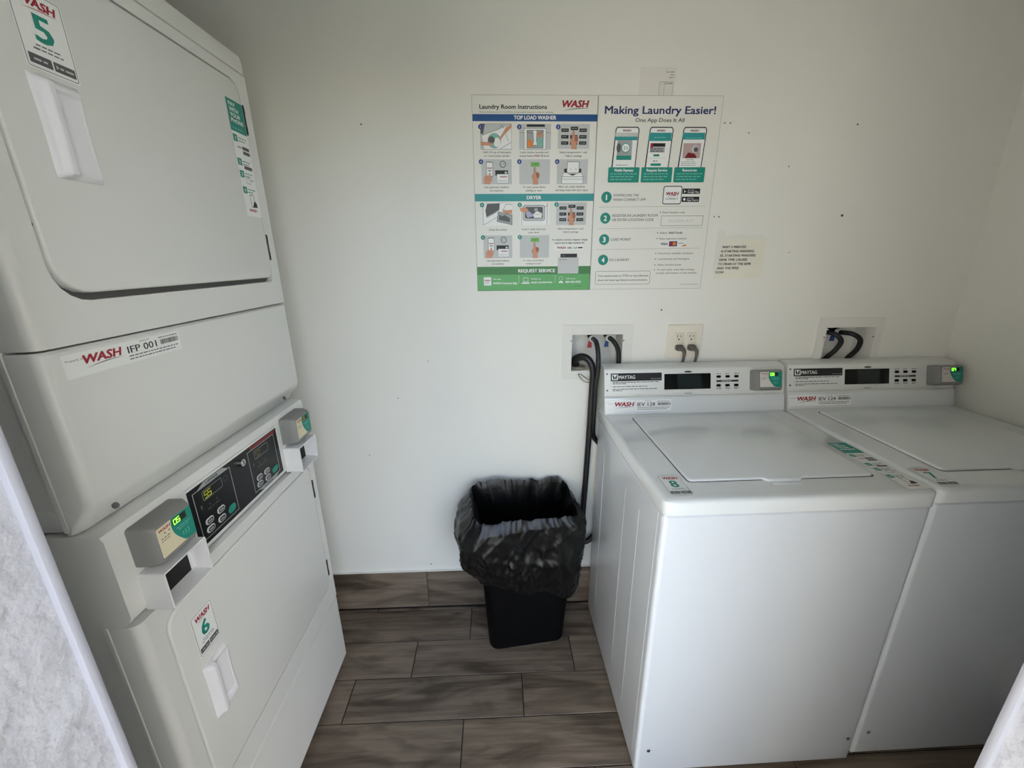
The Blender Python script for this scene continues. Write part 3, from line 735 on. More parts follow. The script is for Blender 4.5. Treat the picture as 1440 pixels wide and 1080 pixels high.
# ---- left sign (millimetres from its top left corner)
s1, f1 = sign_board(-.0645, .3185, 1.343, 1.919, 'laundry room instructions sign with blue, teal and green bands')
HB = .576
class MM:
    """Print in millimetres from the top left corner"""
    def __init__(s, f): s.p = Print(f)
    def y(s, t): return HB - t / 1000
    def rect(s, x0, y0, x1, y1, M, l=1): s.p.rect(x0 / 1000, x1 / 1000, s.y(y1), s.y(y0), M, l)
    def rr(s, x0, y0, x1, y1, r, M, l=1): s.p.rr(x0 / 1000, x1 / 1000, s.y(y1), s.y(y0), r / 1000, M, l)
    def frame(s, x0, y0, x1, y1, t, M, l=1, r=0): s.p.frame(x0 / 1000, x1 / 1000, s.y(y1), s.y(y0), t / 1000, M, l, r / 1000)
    def text(s, t, x0, x1, yb, h, M, l=2, bold=.012, shear=0): s.p.text(t, x0 / 1000, None if x1 is None else x1 / 1000, s.y(yb), h / 1000, M, l, bold, shear)
    def ctext(s, t, xc, w, yb, h, M, l=2, bold=.012): s.text(t, xc - w / 2, xc + w / 2, yb, h, M, l, bold)
    def disc(s, x, y, r, M, l=1, ry=None): s.p.disc(x / 1000, s.y(y), r / 1000, M, l, 20, ry and ry / 1000)
    def ring(s, x, y, r, t, M, l=1): s.p.ring(x / 1000, s.y(y), r / 1000, t / 1000, M, l)
    def poly(s, pts, M, l=1): s.p.poly([(a / 1000, s.y(b)) for a, b in pts], M, l)
    def line(s, pts, t, M, l=1): s.p.line([(a / 1000, s.y(b)) for a, b in pts], t / 1000, M, l)
    def logo(s, x0, x1, yb, h, M=None, l=2, swoosh=True): s.p.logo(x0 / 1000, x1 / 1000, s.y(yb), h / 1000, M, l, swoosh)
    def greek(s, x0, x1, yb, h, M, l=2): s.p.greek(x0 / 1000, x1 / 1000, s.y(yb), h / 1000, M, l)
    def build(s, n, par): return s.p.build(n, par)

def hand(m, x, y, k=1.0, l=4):
    """pointing hand, fingertip at x, y"""
    q = [(0, 0), (3, 1), (5, 16), (12, 17), (17, 20), (16, 32), (11, 40), (12, 54), (-5, 54), (-4, 42), (-9, 34), (-8, 25), (-3, 22), (-2.5, 4)]
    m.poly([(x + a * k, y + b * k) for a, b in q], p_skin, l)
    m.poly([(x + a * k, y + b * k) for a, b in [(5, 17), (12, 18), (16, 21), (15, 31), (9, 34), (6, 28)]], p_skin2, l + 1)
    m.line([(x + a * k, y + b * k) for a, b in q + q[:1]], .7, p_skin2, l + 1)

def badge(m, n, x, y, M, r=7.0):
    m.disc(x, y, r, M, 5); m.text(str(n), x - (.6 if n == 1 else 1.6), x + (.6 if n == 1 else 1.6), y + 3.2, 6.4, p_white, 6, .02)

def pic_keys(m, x, y):
    m.rect(x, y, x + 98, y + 68, p_lgrey, 1)
    for i, (a, b) in enumerate(((10, 12), (39, 7), (66, 12), (10, 30), (66, 30), (10, 47), (66, 47), (38, 30), (38, 47))):
        m.rect(x + a, y + b, x + a + 23, y + b + 9.5, p_black, 2); m.greek(x + a + 4, x + a + 19, y + b + 6, 3, p_mgrey, 3)
    hand(m, x + 47, y + 17, .95)
def pic_pay(m, x, y):
    m.rect(x, y, x + 95, y + 71, p_lgrey, 1)
    m.rr(x + 15, y + 7, x + 36, y + 50, 3, p_black, 2); m.rr(x + 16.2, y + 9, x + 34.8, y + 48, 2, p_white, 3); m.logo(x + 18, x + 33, y + 27, 4, swoosh=False, l=4); m.rect(x + 21, y + 31, x + 30, y + 34, p_grey, 4)
    m.poly([(x + 8, y + 71), (x + 7, y + 52), (x + 14, y + 45), (x + 22, y + 46), (x + 24, y + 38), (x + 28, y + 38), (x + 29, y + 48), (x + 34, y + 56), (x + 26, y + 71)], p_skin, 4)
    m.line([(x + 14, y + 46), (x + 18, y + 58), (x + 26, y + 58)], .7, p_skin2, 5)
    m.ring(x + 67, y + 14, 9, 2.2, p_grey, 2); m.line([(x + 60, y + 18), (x + 74, y + 9)], 2, p_mgrey, 3)
    m.rect(x + 43, y + 31, x + 83, y + 46, p_black, 2); m.rr(x + 73, y + 35, x + 80, y + 41, 1.5, p_lgrey, 3)
    m.rr(x + 48, y + 42, x + 84, y + 67, 2, p_white, 3); m.frame(x + 48, y + 42, x + 84, y + 67, .6, p_grey, 4, 2)
    m.text('WASH', x + 58, x + 80, y + 52, 5, p_red, 4, .04, .2); m.greek(x + 50, x + 55, y + 52, 5, p_dred, 4); m.text('Laundry Card', x + 52, x + 80, y + 62, 3.4, p_grey, 4)
def pic_press(m, x, y):
    m.rect(x, y, x + 97, y + 71, p_lgrey, 1); m.rect(x + 36, y + 8, x + 64, y + 21, p_lime, 2); m.text('START', x + 41, x + 59, y + 17, 5, p_dgreen, 3); hand(m, x + 48, y + 22, .92)

h = MM(f1)
h.text('Laundry Room Instructions', 23, 227, 37, 11.5, p_black, bold=.03)
h.text('Please use machines at your own risk. WASH is not responsible for damage due to misuse or overloading.', 22, 247, 47, 3.0, p_black, bold=.01)
h.build('title_print', s1); h = MM(f1); h.logo(275, 355, 32, 18)
h.build('logo_print', s1)
h = MM(f1); h.rect(.5, 51, 383, 70, p_blue); h.text('TOP LOAD WASHER', 127, 256, 65, 10.5, p_white, bold=.035); h.build('washer_band', s1)
h = MM(f1); h.rect(.5, 273, 383, 295, p_teal2); h.text('DRYER', 167, 213, 289, 10, p_white, bold=.035); h.build('dryer_band', s1)
cap = lambda h, xc, y, a, b, wa, wb_: (h.ctext(a, xc, wa, y, 5.6, p_black), b and h.ctext(b, xc, wb_, y + 10, 5.6, p_black))
# washer pictures
h = MM(f1); x, y = 24, 77; h.rect(x, y, x + 95, y + 70, p_lgrey)
h.poly([(x, y), (x + 14, y), (x + 8, y + 28), (x, y + 26)], p_grey, 2); h.poly([(x + 4, y + 31), (x + 95, y + 2), (x + 95, y + 68), (x + 10, y + 69)], p_white, 2)
h.disc(x + 42, y + 46, 21, p_mgrey, 3); h.disc(x + 42, y + 46, 18, p_ltealm, 4); h.disc(x + 50, y + 50, 11, p_white, 5, 13); h.disc(x + 33, y + 44, 10, p_grey, 5)
h.line([(x + 4, y + 31), (x + 60, y + 13), (x + 66, y + 3), (x + 72, y + 12)], 1, p_black, 5); h.line([(x + 60, y + 68), (x + 95, y + 50)], 1, p_black, 5); h.line([(x + 78, y + 28), (x + 86, y + 48)], 1, p_black, 5)
h.poly([(x + 95, y + 1), (x + 95, y + 10), (x + 72, y + 31), (x + 60, y + 44), (x + 56, y + 42), (x + 66, y + 28), (x + 78, y + 10)], p_skin, 6)
h.poly([(x, y + 48), (x + 20, y + 50), (x + 36, y + 52), (x + 34, y + 60), (x + 18, y + 59), (x, y + 59)], p_skin, 6); h.line([(x + 18, y + 50), (x + 30, y + 53)], .8, p_skin2, 7)
h.frame(x, y, x + 95, y + 70, .6, p_grey, 7); badge(h, 1, 24, 85, p_badge); cap(h, 74, 157, 'Add 1/4 cup of detergent', 'or 1 pod inside cylinder', 87, 80); h.build('illustration', s1)
h = MM(f1); x, y = 143, 77; h.rect(x, y, x + 98, y + 70, p_lgrey); h.rect(x + 23, y + 1, x + 79, y + 8, p_black, 2); h.rect(x + 15, y + 12, x + 83, y + 70, p_white, 2); h.frame(x + 15, y + 12, x + 83, y + 70, 1, p_black, 3)
h.rect(x + 24, y + 17, x + 74, y + 66, p_mgrey, 3); h.frame(x + 24, y + 17, x + 74, y + 66, 1.2, p_black, 4); h.poly([(x + 26, y + 40), (x + 40, y + 46), (x + 42, y + 63), (x + 26, y + 63)], p_orange, 4)
h.poly([(x + 55, y + 20), (x + 72, y + 24), (x + 70, y + 36), (x + 56, y + 34)], p_skin, 4); h.poly([(x + 54, y + 44), (x + 72, y + 38), (x + 72, y + 62), (x + 58, y + 60)], p_ltealm, 4)
h.poly([(x + 42, y + 18), (x + 54, y + 18), (x + 53, y + 48), (x + 57, y + 58), (x + 41, y + 58), (x + 45, y + 48)], p_white, 5); h.line([(x + 42, y + 18), (x + 45, y + 48), (x + 41, y + 58), (x + 57, y + 58), (x + 53, y + 48), (x + 54, y + 18)], .9, p_black, 6)
h.line([(x + 24, y + 22), (x + 42, y + 26)], .9, p_black, 6); h.line([(x + 56, y + 30), (x + 74, y + 20)], .9, p_black, 6); h.line([(x, y + 24), (x + 15, y + 24)], .8, p_grey, 3); h.line([(x + 83, y + 24), (x + 98, y + 24)], .8, p_grey, 3)
badge(h, 2, 143, 85, p_badge); h.ctext('Load clothes loosely and', 190, 88, 157, 5.6, p_black); h.text('evenly below', 144, 188, 167, 5.6, p_black); h.text('MAX', 191, 207, 167, 5.6, p_red, bold=.03); h.text('fill level', 210, 236, 167, 5.6, p_black); h.build('illustration', s1)
h = MM(f1); pic_keys(h, 263, 77); badge(h, 3, 263, 85, p_badge); cap(h, 312, 157, 'Select temperature / soil', '/ fabric settings', 86, 54); h.build('illustration', s1)
h = MM(f1); pic_pay(h, 24, 174); badge(h, 4, 23, 181, p_badge); cap(h, 70, 256, 'Use payment method', 'on machine', 76, 42); h.build('illustration', s1)
h = MM(f1); pic_press(h, 143, 174); badge(h, 5, 143, 181, p_badge); cap(h, 190, 256, 'To start, press fabric', 'setting or start', 72, 52); h.build('illustration', s1)
h = MM(f1); x, y = 262, 174; h.rect(x, y, x + 98, y + 71, p_lgrey); h.rr(x + 32, y + 7, x + 70, y + 40, 3, p_white, 3); h.frame(x + 32, y + 7, x + 70, y + 40, 1.2, p_black, 4, 3)
h.poly([(x + 22, y + 38), (x + 78, y + 38), (x + 84, y + 50), (x + 16, y + 50)], p_white, 2); h.line([(x + 22, y + 38), (x + 78, y + 38), (x + 84, y + 50), (x + 16, y + 50), (x + 22, y + 38)], 1, p_black, 3); h.rect(x + 16, y + 50, x + 84, y + 71, p_white, 2); h.frame(x + 16, y + 50, x + 84, y + 70, 1, p_black, 3); h.line([(x + 16, y + 57), (x + 84, y + 57)], .8, p_black, 4)
h.poly([(x + 22, y + 28), (x + 31, y + 26), (x + 31, y + 38), (x + 24, y + 37)], p_black, 3); h.poly([(x + 78, y + 28), (x + 71, y + 26), (x + 71, y + 38), (x + 77, y + 37)], p_black, 3); h.poly([(x + 36, y + 42), (x + 64, y + 42), (x + 50, y + 47)], p_black, 4); h.disc(x + 43, y + 28, 1.2, p_grey, 5); h.disc(x + 60, y + 28, 1.2, p_grey, 5)
badge(h, 6, 262, 181, p_badge); cap(h, 310, 255, 'After use, clean machine', 'and keep fresh with door open', 86, 104); h.build('illustration', s1)
# dryer pictures
h = MM(f1); x, y = 24, 300; h.rect(x, y, x + 95, y + 67, p_lgrey); h.poly([(x + 3, y + 69), (x + 3, y + 1), (x + 95, y + 1), (x + 95, y + 67)], p_white, 2); h.poly([(x + 15, y + 2), (x + 56, y + 1), (x + 54, y + 20), (x + 36, y + 30), (x + 12, y + 42), (x + 9, y + 22)], p_grey, 3); h.line([(x + 54, y + 20), (x + 36, y + 32), (x + 12, y + 44)], 2, p_mgrey, 4)
h.poly([(x + 50, y + 26), (x + 95, y + 36), (x + 95, y + 66), (x + 46, y + 55)], p_mgrey, 4); h.line([(x + 50, y + 26), (x + 95, y + 36), (x + 95, y + 66), (x + 46, y + 55), (x + 50, y + 26)], 1.2, p_black, 5); h.poly([(x + 54, y + 34), (x + 62, y + 40), (x + 72, y + 36), (x + 88, y + 46), (x + 88, y + 58), (x + 52, y + 50)], p_grey, 5)
h.poly([(x + 95, y + 20), (x + 80, y + 22), (x + 66, y + 20), (x + 64, y + 26), (x + 78, y + 32), (x + 95, y + 32)], p_skin, 6); h.line([(x + 95, y + 5), (x + 76, y + 4), (x + 66, y + 20)], 1, p_grey, 6); h.line([(x + 3, y + 66), (x + 50, y + 40)], .9, p_black, 5); badge(h, 1, 23, 306, p_teal); cap(h, 72, 383, 'Clean lint screen', None, 58, 0); h.build('illustration', s1)
h = MM(f1); x, y = 145, 299; h.rect(x, y, x + 96, y + 68, p_white); h.rr(x + 10, y + 8, x + 80, y + 54, 6, p_lgrey, 2); h.frame(x + 10, y + 8, x + 80, y + 54, 1.2, p_black, 3, 6); h.rr(x + 16, y + 13, x + 74, y + 48, 5, p_grey, 3); h.poly([(x + 18, y + 30), (x + 30, y + 26), (x + 46, y + 40), (x + 24, y + 46)], mat('print_lilac', (178, 172, 206), .5), 4); h.poly([(x + 42, y + 34), (x + 56, y + 26), (x + 72, y + 32), (x + 70, y + 46), (x + 46, y + 46)], p_white, 4); h.disc(x + 52, y + 22, 6, p_mgrey, 4)
h.line([(x + 42, y + 34), (x + 56, y + 36), (x + 70, y + 32)], .8, p_black, 5); h.poly([(x - 1, y + 16), (x + 14, y + 14), (x + 24, y + 18), (x + 28, y + 26), (x + 16, y + 30), (x + 2, y + 26)], p_skin, 6); h.line([(x + 88, y), (x + 88, y + 68)], .9, p_black, 3); h.line([(x + 5, y + 22), (x + 5, y + 68)], .9, p_black, 3); h.line([(x + 80, y + 14), (x + 92, y + 6)], .9, p_black, 3); badge(h, 2, 144, 306, p_teal); cap(h, 190, 382, 'Load 1 wash load and', 'close door', 76, 36); h.build('illustration', s1)
h = MM(f1); pic_keys(h, 263, 299); badge(h, 3, 263, 305, p_teal); cap(h, 311, 381, 'Select temperature / soil', '/ fabric settings', 84, 52); h.build('illustration', s1)
h = MM(f1); pic_pay(h, 24, 398); badge(h, 4, 23, 404, p_teal); cap(h, 70, 480, 'Use payment method', 'on machine', 74, 40); h.build('illustration', s1)
h = MM(f1); pic_press(h, 144, 398); badge(h, 5, 144, 404, p_teal); cap(h, 190, 480, 'To start, press fabric', 'setting or start', 70, 50); h.build('illustration', s1)
h = MM(f1); h.ctext('To submit a service request, simply', 310, 118, 415, 5.2, p_black, bold=.025); h.ctext('report the 6-digit machine ID.', 310, 100, 425, 5.2, p_black, bold=.025)
h.rr(258, 430, 358, 445, 2, p_white, 1); h.text('WASH', 268, 298, 441, 7, p_red, 2, .04, .2); h.text('ABC 123', 302, 334, 441, 6, p_black, 2, .03); h.rect(338, 436, 354, 440, p_black, 2); h.build('service_note', s1)
h = MM(f1); h.rect(.5, 497, 383, 523, p_dgreen); h.text('REQUEST SERVICE', 139, 263, 516, 10.5, p_white, bold=.035)
h.rect(.5, 523, 383, 575.5, p_green); h.rr(22, 531, 47, 558, 2, p_white, 2); h.logo(25, 44, 544, 5, l=3, swoosh=False); h.greek(26, 43, 551, 3, p_grey, 3)
h.text('Use the', 53, 80, 540, 5.5, p_white); h.text('WASH-Connect App', 53, 135, 554, 7, p_white, bold=.03); h.line([(141, 526), (141, 552)], .8, p_white, 2)
h.frame(156, 534, 172, 546, 1.2, p_white, 2); h.poly([(152, 549), (176, 549), (178, 553), (150, 553)], p_white, 2); h.text('Online at', 182, 214, 540, 5.5, p_white); h.text('wash.com/service', 182, 254, 552, 7, p_white, bold=.03); h.line([(264, 526), (264, 552)], .8, p_white, 2)
h.ring(284, 537, 6, 1.3, p_white, 2); h.poly([(275, 552), (279, 546), (289, 546), (293, 552)], p_white, 2); h.text('Call us at', 300, 332, 540, 5.5, p_white); h.text('800-342-5932', 300, 352, 552, 7, p_white, bold=.03); h.greek(332, 356, 564, 3, p_dgreen); h.build('service_band', s1)
h = MM(f1); h.rect(272, 468, 342, 521, p_lgrey, 3); h.rect(280, 457, 336, 469, p_black, 4); h.greek(284, 300, 466, 5, p_grey, 5); h.greek(276, 302, 477, 3, p_grey, 4); h.build('machine_drawing', s1)

# ---- right sign
s2, f2 = sign_board(.3192, .7055, 1.344, 1.919, 'app sign headed Making Laundry Easier with three phones and numbered steps')
h = MM(f2); h.text('Making Laundry Easier!', 22, 366, 50, 21, p_navy, bold=.03); h.build('title_print', s2); h = MM(f2); h.text('One App Does It All', 118, 271, 72, 11, p_black, bold=.015); h.build('subtitle_print', s2)
for i, x in enumerate((56, 163, 269)):
    h = MM(f2); w = 75
    h.poly([(x + 2, 92), (x + 7, 85), (x + w - 3, 85), (x + w + 2, 92), (x + w - 3, 199), (x - 5, 199)], p_black, 1)
    h.poly([(x + 5, 92), (x + 9, 88), (x + w - 5, 88), (x + w - 1, 92), (x + w - 6, 199), (x - 1, 199)], p_white, 2)
    h.logo(x + 25, x + 51, 98, 5.5, M=p_dred, swoosh=False, l=3)
    if i == 0:
        h.rect(x + 2, 101, x + w - 3, 112, p_lgrey, 3); h.rect(x + 2, 112, x + w - 3, 122, p_teal2, 3); h.rect(x + 10, 122, x + 57, 168, p_mgrey, 3)
        h.disc(x + 37, 143, 14, p_teal2, 4); h.disc(x + 37, 143, 11.5, p_white, 5); h.text('23', x + 30, x + 43, 148, 9, p_teal, 6); h.disc(x + 15, 143, 7, p_grey, 5, 13); h.rect(x + 9, 165, x + 57, 177, p_teal, 4); h.greek(x + 10, x + 48, 193, 3, p_grey, 3)
        t = ('Mobile Payment', 60)
    elif i == 1:
        h.rect(x + 1, 101, x + w - 3, 124, p_teal2, 3); h.greek(x + 18, x + 54, 116, 4, p_ltealm, 4); h.rect(x + 8, 130, x + 55, 140, p_black, 3); h.rect(x + 8, 130, x + 16, 143, p_red, 4); h.rect(x + 7, 141, x + 54, 156, p_mgrey, 3); h.greek(x + 10, x + 52, 148, 4, p_grey, 4); h.greek(x + 10, x + 52, 154, 4, p_grey, 4)
        h.rect(x + 20, 161, x + 39, 167, p_teal, 3); h.line([(x + 4, 172), (x + 62, 172)], .8, p_lgrey, 3); h.greek(x + 20, x + 34, 182, 4, p_grey, 3); h.rect(x + 13, 187, x + 46, 194, p_teal, 3)
        t = ('Request Service', 66)
    else:
        h.rect(x + 1, 101, x + w - 3, 120, p_teal2, 3); h.greek(x + 10, x + 62, 117, 3, p_ltealm, 4); h.rect(x + 7, 130, x + 63, 172, mat('print_pinkgrey', (186, 162, 160), .5), 3); h.poly([(x + 14, 172), (x + 24, 156), (x + 46, 160), (x + 54, 172)], p_dred, 4); h.disc(x + 45, 146, 11, p_lgrey, 4); h.disc(x + 48, 148, 7, p_grey, 5)
        h.text('Care Tips', x + 20, x + 44, 178, 4, p_black, 3); [h.greek(x + 5, x + 52, 184 + 5 * k, 3, p_mgrey, 3) for k in range(3)]
        t = ('Resources', 46)
    c = (42, 148, 254)[i]; m_ = c + 50
    h.rr(c, 198, c + 100, 242, 3, p_teal, 4); h.ctext(t[0], m_, t[1], 210, 7.5, p_white, 5, .03)
    for k in range(3): h.greek(m_ - 42, m_ + 42 - 6 * k, 219 + 8 * k, 4.5, p_ltealm, 5)
    h.build('phone_picture', s2)
for n, y in ((1, 285), (2, 348), (3, 414), (4, 479)):
    h = MM(f2); h.disc(41, y, 17, p_teal, 1); h.text(str(n), 39.5 if n == 1 else 36.5, 42.5 if n == 1 else 45.5, y + 8, 16, p_white, 2, .03); h.build('step_badge', s2); h = MM(f2)
    if n > 1: h.line([(17, y - 33.5), (370, y - 35.5)], .9, p_mgrey, 1)
    if n == 1:
        h.text('DOWNLOAD THE', 64, 146, 283, 8, p_grey, 1); h.text('WASH-CONNECT APP', 63, 170, 296, 8, p_grey, 1); h.build('step_title', s2); h = MM(f2)
        h.rr(225, 252, 287, 307, 7, p_black, 1); h.rr(227.5, 254.5, 284.5, 304.5, 5, p_white, 2); h.logo(236, 276, 280, 10, l=3); h.text('CONNECT', 235, 276, 293, 6, p_grey, 3)
        for yy, s in ((260, 'Google Play'), (284, 'App Store')):
            h.rr(288, yy, 346, yy + 16, 2, p_black, 1); h.greek(306, 330, yy + 6, 3, p_lgrey, 2); h.text(s, 305, 342, yy + 13, 6, p_white, 2)
        h.poly([(293, 264), (293, 273), (301, 268.5)], p_lgrey, 2); h.disc(297, 292, 4, p_white, 2)
    elif n == 2:
        h.text('REGISTER IN LAUNDRY ROOM', 64, 214, 344, 8, p_grey, 1); h.text('OR ENTER LOCATION CODE', 63, 201, 357, 8, p_grey, 1); h.build('step_title', s2); h = MM(f2)
        h.disc(222, 331, 1.8, p_black, 1); h.text('Enter location code', 229, 303, 334, 6, p_grey, 1)
        h.frame(227, 342, 366, 372, 1, p_grey, 1); h.text('W-004 917', 250, 335, 362, 9, p_lgrey, 1, 0)
    elif n == 3:
        h.text('LOAD MONEY', 63, 131, 418, 8.5, p_grey, 1); h.build('step_title', s2); h = MM(f2); h.disc(219, 394, 1.8, p_black, 1); h.text('Select', 227, 252, 397, 6, p_grey, 1); h.text('Add Funds', 256, 302, 397, 6.5, p_black, 1, .03)
        h.disc(219, 412, 1.8, p_black, 1); h.text('Enter payment method', 227, 317, 415, 6, p_grey, 1)
        h.rect(232, 422, 258, 437, p_white, 1); h.text('VISA', 233, 256, 433, 8, p_navy, 2, .04, .15); h.rect(261, 421, 288, 437, p_navy, 1); h.disc(270, 429, 6, p_red, 2); h.disc(279, 429, 6, p_orange, 3); h.rect(292, 422, 319, 437, p_white, 1); h.text('DISC', 293, 312, 430, 5, p_black, 2); h.poly([(300, 437), (319, 430), (319, 437)], p_orange, 2)
    else:
        h.text('DO LAUNDRY', 63, 131, 483, 8.5, p_grey, 1); h.build('step_title', s2); h = MM(f2)
        for yy, s, e in ((462, 'Search for available machines', 346), (480, 'Load laundry and detergent', 336), (499, 'Select machine & pay', 310), (515, 'To start cycle, select fabric setting', 356)):
            h.disc(219, yy - 2.5, 1.8, p_black, 1); h.text(s, 228, e, yy, 6, p_grey, 1)
        h.text('or push start button on the machine', 226, 366, 526, 6, p_grey, 1)
    h.build('step_detail', s2)
h = MM(f2); h.frame(18, 516, 206, 559, 1.1, p_grey, 1, 6); h.build('text_box', s2); h = MM(f2); h.text('Text washconnect to 77333 to stay informed', 26, 199, 534, 6.5, p_black, 1); h.text('about our latest app features and promotions.', 26, 199, 548, 6.5, p_black, 1); h.build('text_box_print', s2); h = MM(f2); h.text('wash.com 2019 WASH Laundry', 313, 375, 563, 3, p_grey, 1); h.build('fine_print', s2)

# ---- paper tucked behind the right sign
pr_ = empty('notice_paper', (WX(.443), WY, WZ(1.88))); tag(pr_, 'plain white paper sheet tucked behind the top of the app sign', 'paper')
bm = bmesh.new(); box(bm, 0, .110, -.0009, -.0003, 0, .114, 0); fin('sheet', bm, paper, pr_)
P = Print(lambda u, v, w: Vector((u, -.0010 - w, v)))
P.text('Date 08/01', .080, .104, .0995, .0035, p_black, 1); P.text('Name', .093, .104, .0925, .0035, p_grey, 1); P.text('Unit 4', .089, .104, .085, .004, p_black, 1)
P.rect(.062, .103, .0750, .0758, p_black, 1); P.rect(.062, .103, .0690, .0695, p_grey, 1)
for k in range(6): P.rect(.060, .103, .062 - .006 * k, .0624 - .006 * k, p_mgrey, 1)
for x in (.061, .076, .102): P.rect(x, x + .0006, .03, .0755, p_grey, 1)
P.greek(.079, .10, .0705, .003, p_grey, 1); P.build('print', pr_)

# ---- taped warning note
nt_ = empty('warning_note', (WX(.757), WY, WZ(1.376))); tag(nt_, 'taped cream paper note about starting washers five minutes apart', 'note')
bm = bmesh.new(); nx, nz = 14, 8; G = []
outl = lambda u, v: (-.003 + (.158 + .006 * v) * u + .004 * (1 - v) * 0 - .006 * (1 - v) * (1 - u), .136 * v)
def nw(u, v): return .0006 + .004 * (1 - v) * max(0, .5 - abs(u - .5)) + .003 * (1 - v) ** 2 * u
for j in range(nz + 1):
    row = []
    for i in range(nx + 1):
        u, v = i / nx, j / nz; a, b = outl(u, v); row.append((a, -nw(u, v), b))
    G.append(row)
Gv = [[bm.verts.new(p) for p in r] for r in G]; Gb = [[bm.verts.new((p[0], p[1] + .0003, p[2])) for p in r] for r in G]
for j in range(nz):
    for i in range(nx):
        bm.faces.new((Gv[j][i], Gv[j][i + 1], Gv[j + 1][i + 1], Gv[j + 1][i])); bm.faces.new((Gb[j][i + 1], Gb[j][i], Gb[j + 1][i], Gb[j + 1][i + 1]))
for i in range(nx):
    bm.faces.new((Gv[0][i + 1], Gv[0][i], Gb[0][i], Gb[0][i + 1])); bm.faces.new((Gv[nz][i], Gv[nz][i + 1], Gb[nz][i + 1], Gb[nz][i]))
for j in range(nz):
    bm.faces.new((Gv[j][0], Gv[j + 1][0], Gb[j + 1][0], Gb[j][0])); bm.faces.new((Gv[j + 1][nx], Gv[j][nx], Gb[j][nx], Gb[j + 1][nx]))
fin('sheet', bm, paper2, nt_, smooth=True)
P = Print(lambda u, v, w: Vector((u, -nw(min(max(u / .158, 0), 1), v / .136) - .0003 - w, v)))
for i, (s, a, b) in enumerate((('WAIT 5 MINUTES', .008, .090), ('N STARTING WASHING', .006, .120), ('ES. STARTING WASHERS', .005, .128), ('SAME TIME CAUSES', .003, .100), ('TO DRAIN AT THE SAME', .001, .115), ('AND THE PIPES', -.001, .074), ('FLOW', -.003, .024))):
    P.text(s, a, b, .1005 - .01385 * i, .0078, p_black, 1, .03)
P.build('lettering', nt_)
bm = bmesh.new(); box(bm, -.012, .148, -.0016, -.0012, .130, .143, 0); box(bm, -.014, .012, -.0008, -.0004, .02, .158, 0); fin('tape_and_sleeve', bm, tape, nt_)  # top strip is tape, left strip the edge of a plastic sleeve

# ------------------------------------------------------------------ valve boxes, hoses, outlet
def valve_box(q, fx0, fx1, fz0, fz1, valves, label, drain, group='recessed washer valve boxes'):
    x0, x1, z0, z1 = q; root = empty('valve_box', ((x0 + x1) / 2, WY, z0)); tag(root, label, 'valve box', group)
    ox, oz = (x0 + x1) / 2, z0
    f = lambda u, v, w: Vector((u - ox, -w, v - oz))
    bm = bmesh.new(); ringprism(bm, rrect(WX(fx0), WX(fx1), WZ(fz0), WZ(fz1), .003), rrect(x0 + .003, x1 - .003, z0 + .003, z1 - .003, .001), -.001, .0035, f); fin('face_frame', bm, boxplast, root, smooth=True)
    bm = bmesh.new(); ringprism(bm, rrect(x0 + .0005, x1 - .0005, z0 + .0005, z1 - .0005, .001), rrect(x0 + .003, x1 - .003, z0 + .003, z1 - .003, .001), -.082, -.001, f)
    prism(bm, rrect(x0 + .0005, x1 - .0005, z0 + .0005, z1 - .0005, .001), -.086, -.082, f); fin('box_shell', bm, boxplast, root)
    for (vx, vz, M, hx) in valves:
        vx, vz = WX(vx), WZ(vz)
        bm = bmesh.new(); disc(bm, f(vx, vz, -.08), (0, -1, 0), .009, .050, 14); disc(bm, f(vx, vz + .006, -.045), (0, 0, 1), .010, .028, 12); v = fin('valve_body', bm, black_pl, root, smooth=True)
        bm = bmesh.new(); ringprism(bm, [(vx + .0135 * math.cos(t), vz + .0135 * math.sin(t)) for t in [k * math.pi / 10 for k in range(20)]], [(vx + .0095 * math.cos(t), vz + .0095 * math.sin(t)) for t in [k * math.pi / 10 for k in range(20)]], -.032, -.018, f); fin('collar', bm, white_pl, v, smooth=True)
        bm = bmesh.new(); loft(bm, [[f(vx + hx + s * .0055 - .002, vz - .012, w) for s, w in ((-1, -.036), (1, -.036), (1, -.030), (-1, -.030))], [f(vx + hx + s * .0075 - .004, vz - .034, w) for s, w in ((-1, -.036), (1, -.036), (1, -.030), (-1, -.030))]]); fin('lever', bm, M, v)
    for sx in (fx0 + .030, fx1 - .033):
        bm = bmesh.new(); disc(bm, f(WX(sx), WZ(1.165), .0035), (0, -1, 0), .003, .001, 8); fin('screw', bm, steel, root)
    if drain:
        bm = bmesh.new(); disc(bm, f(x0 + .035, z0 + .003, -.04), (0, 0, 1), .028, .008, 20); fin('drain_cup', bm, trapm, root, smooth=True)
    return root
valve_box(HOLES[0], .232, .483, 1.024, 1.222, [(.346, 1.167, red_h, -.006), (.407, 1.169, blue_h, -.005)], 'recessed valve box behind the IEV 128 washer with drain hose and wire hook', True)
valve_box(HOLES[1], 1.155, 1.402, 1.036, 1.235, [(1.205, 1.180, red_h, -.012), (1.262, 1.178, blue_h, -.012)], 'recessed valve box behind the IEV 124 washer', True)

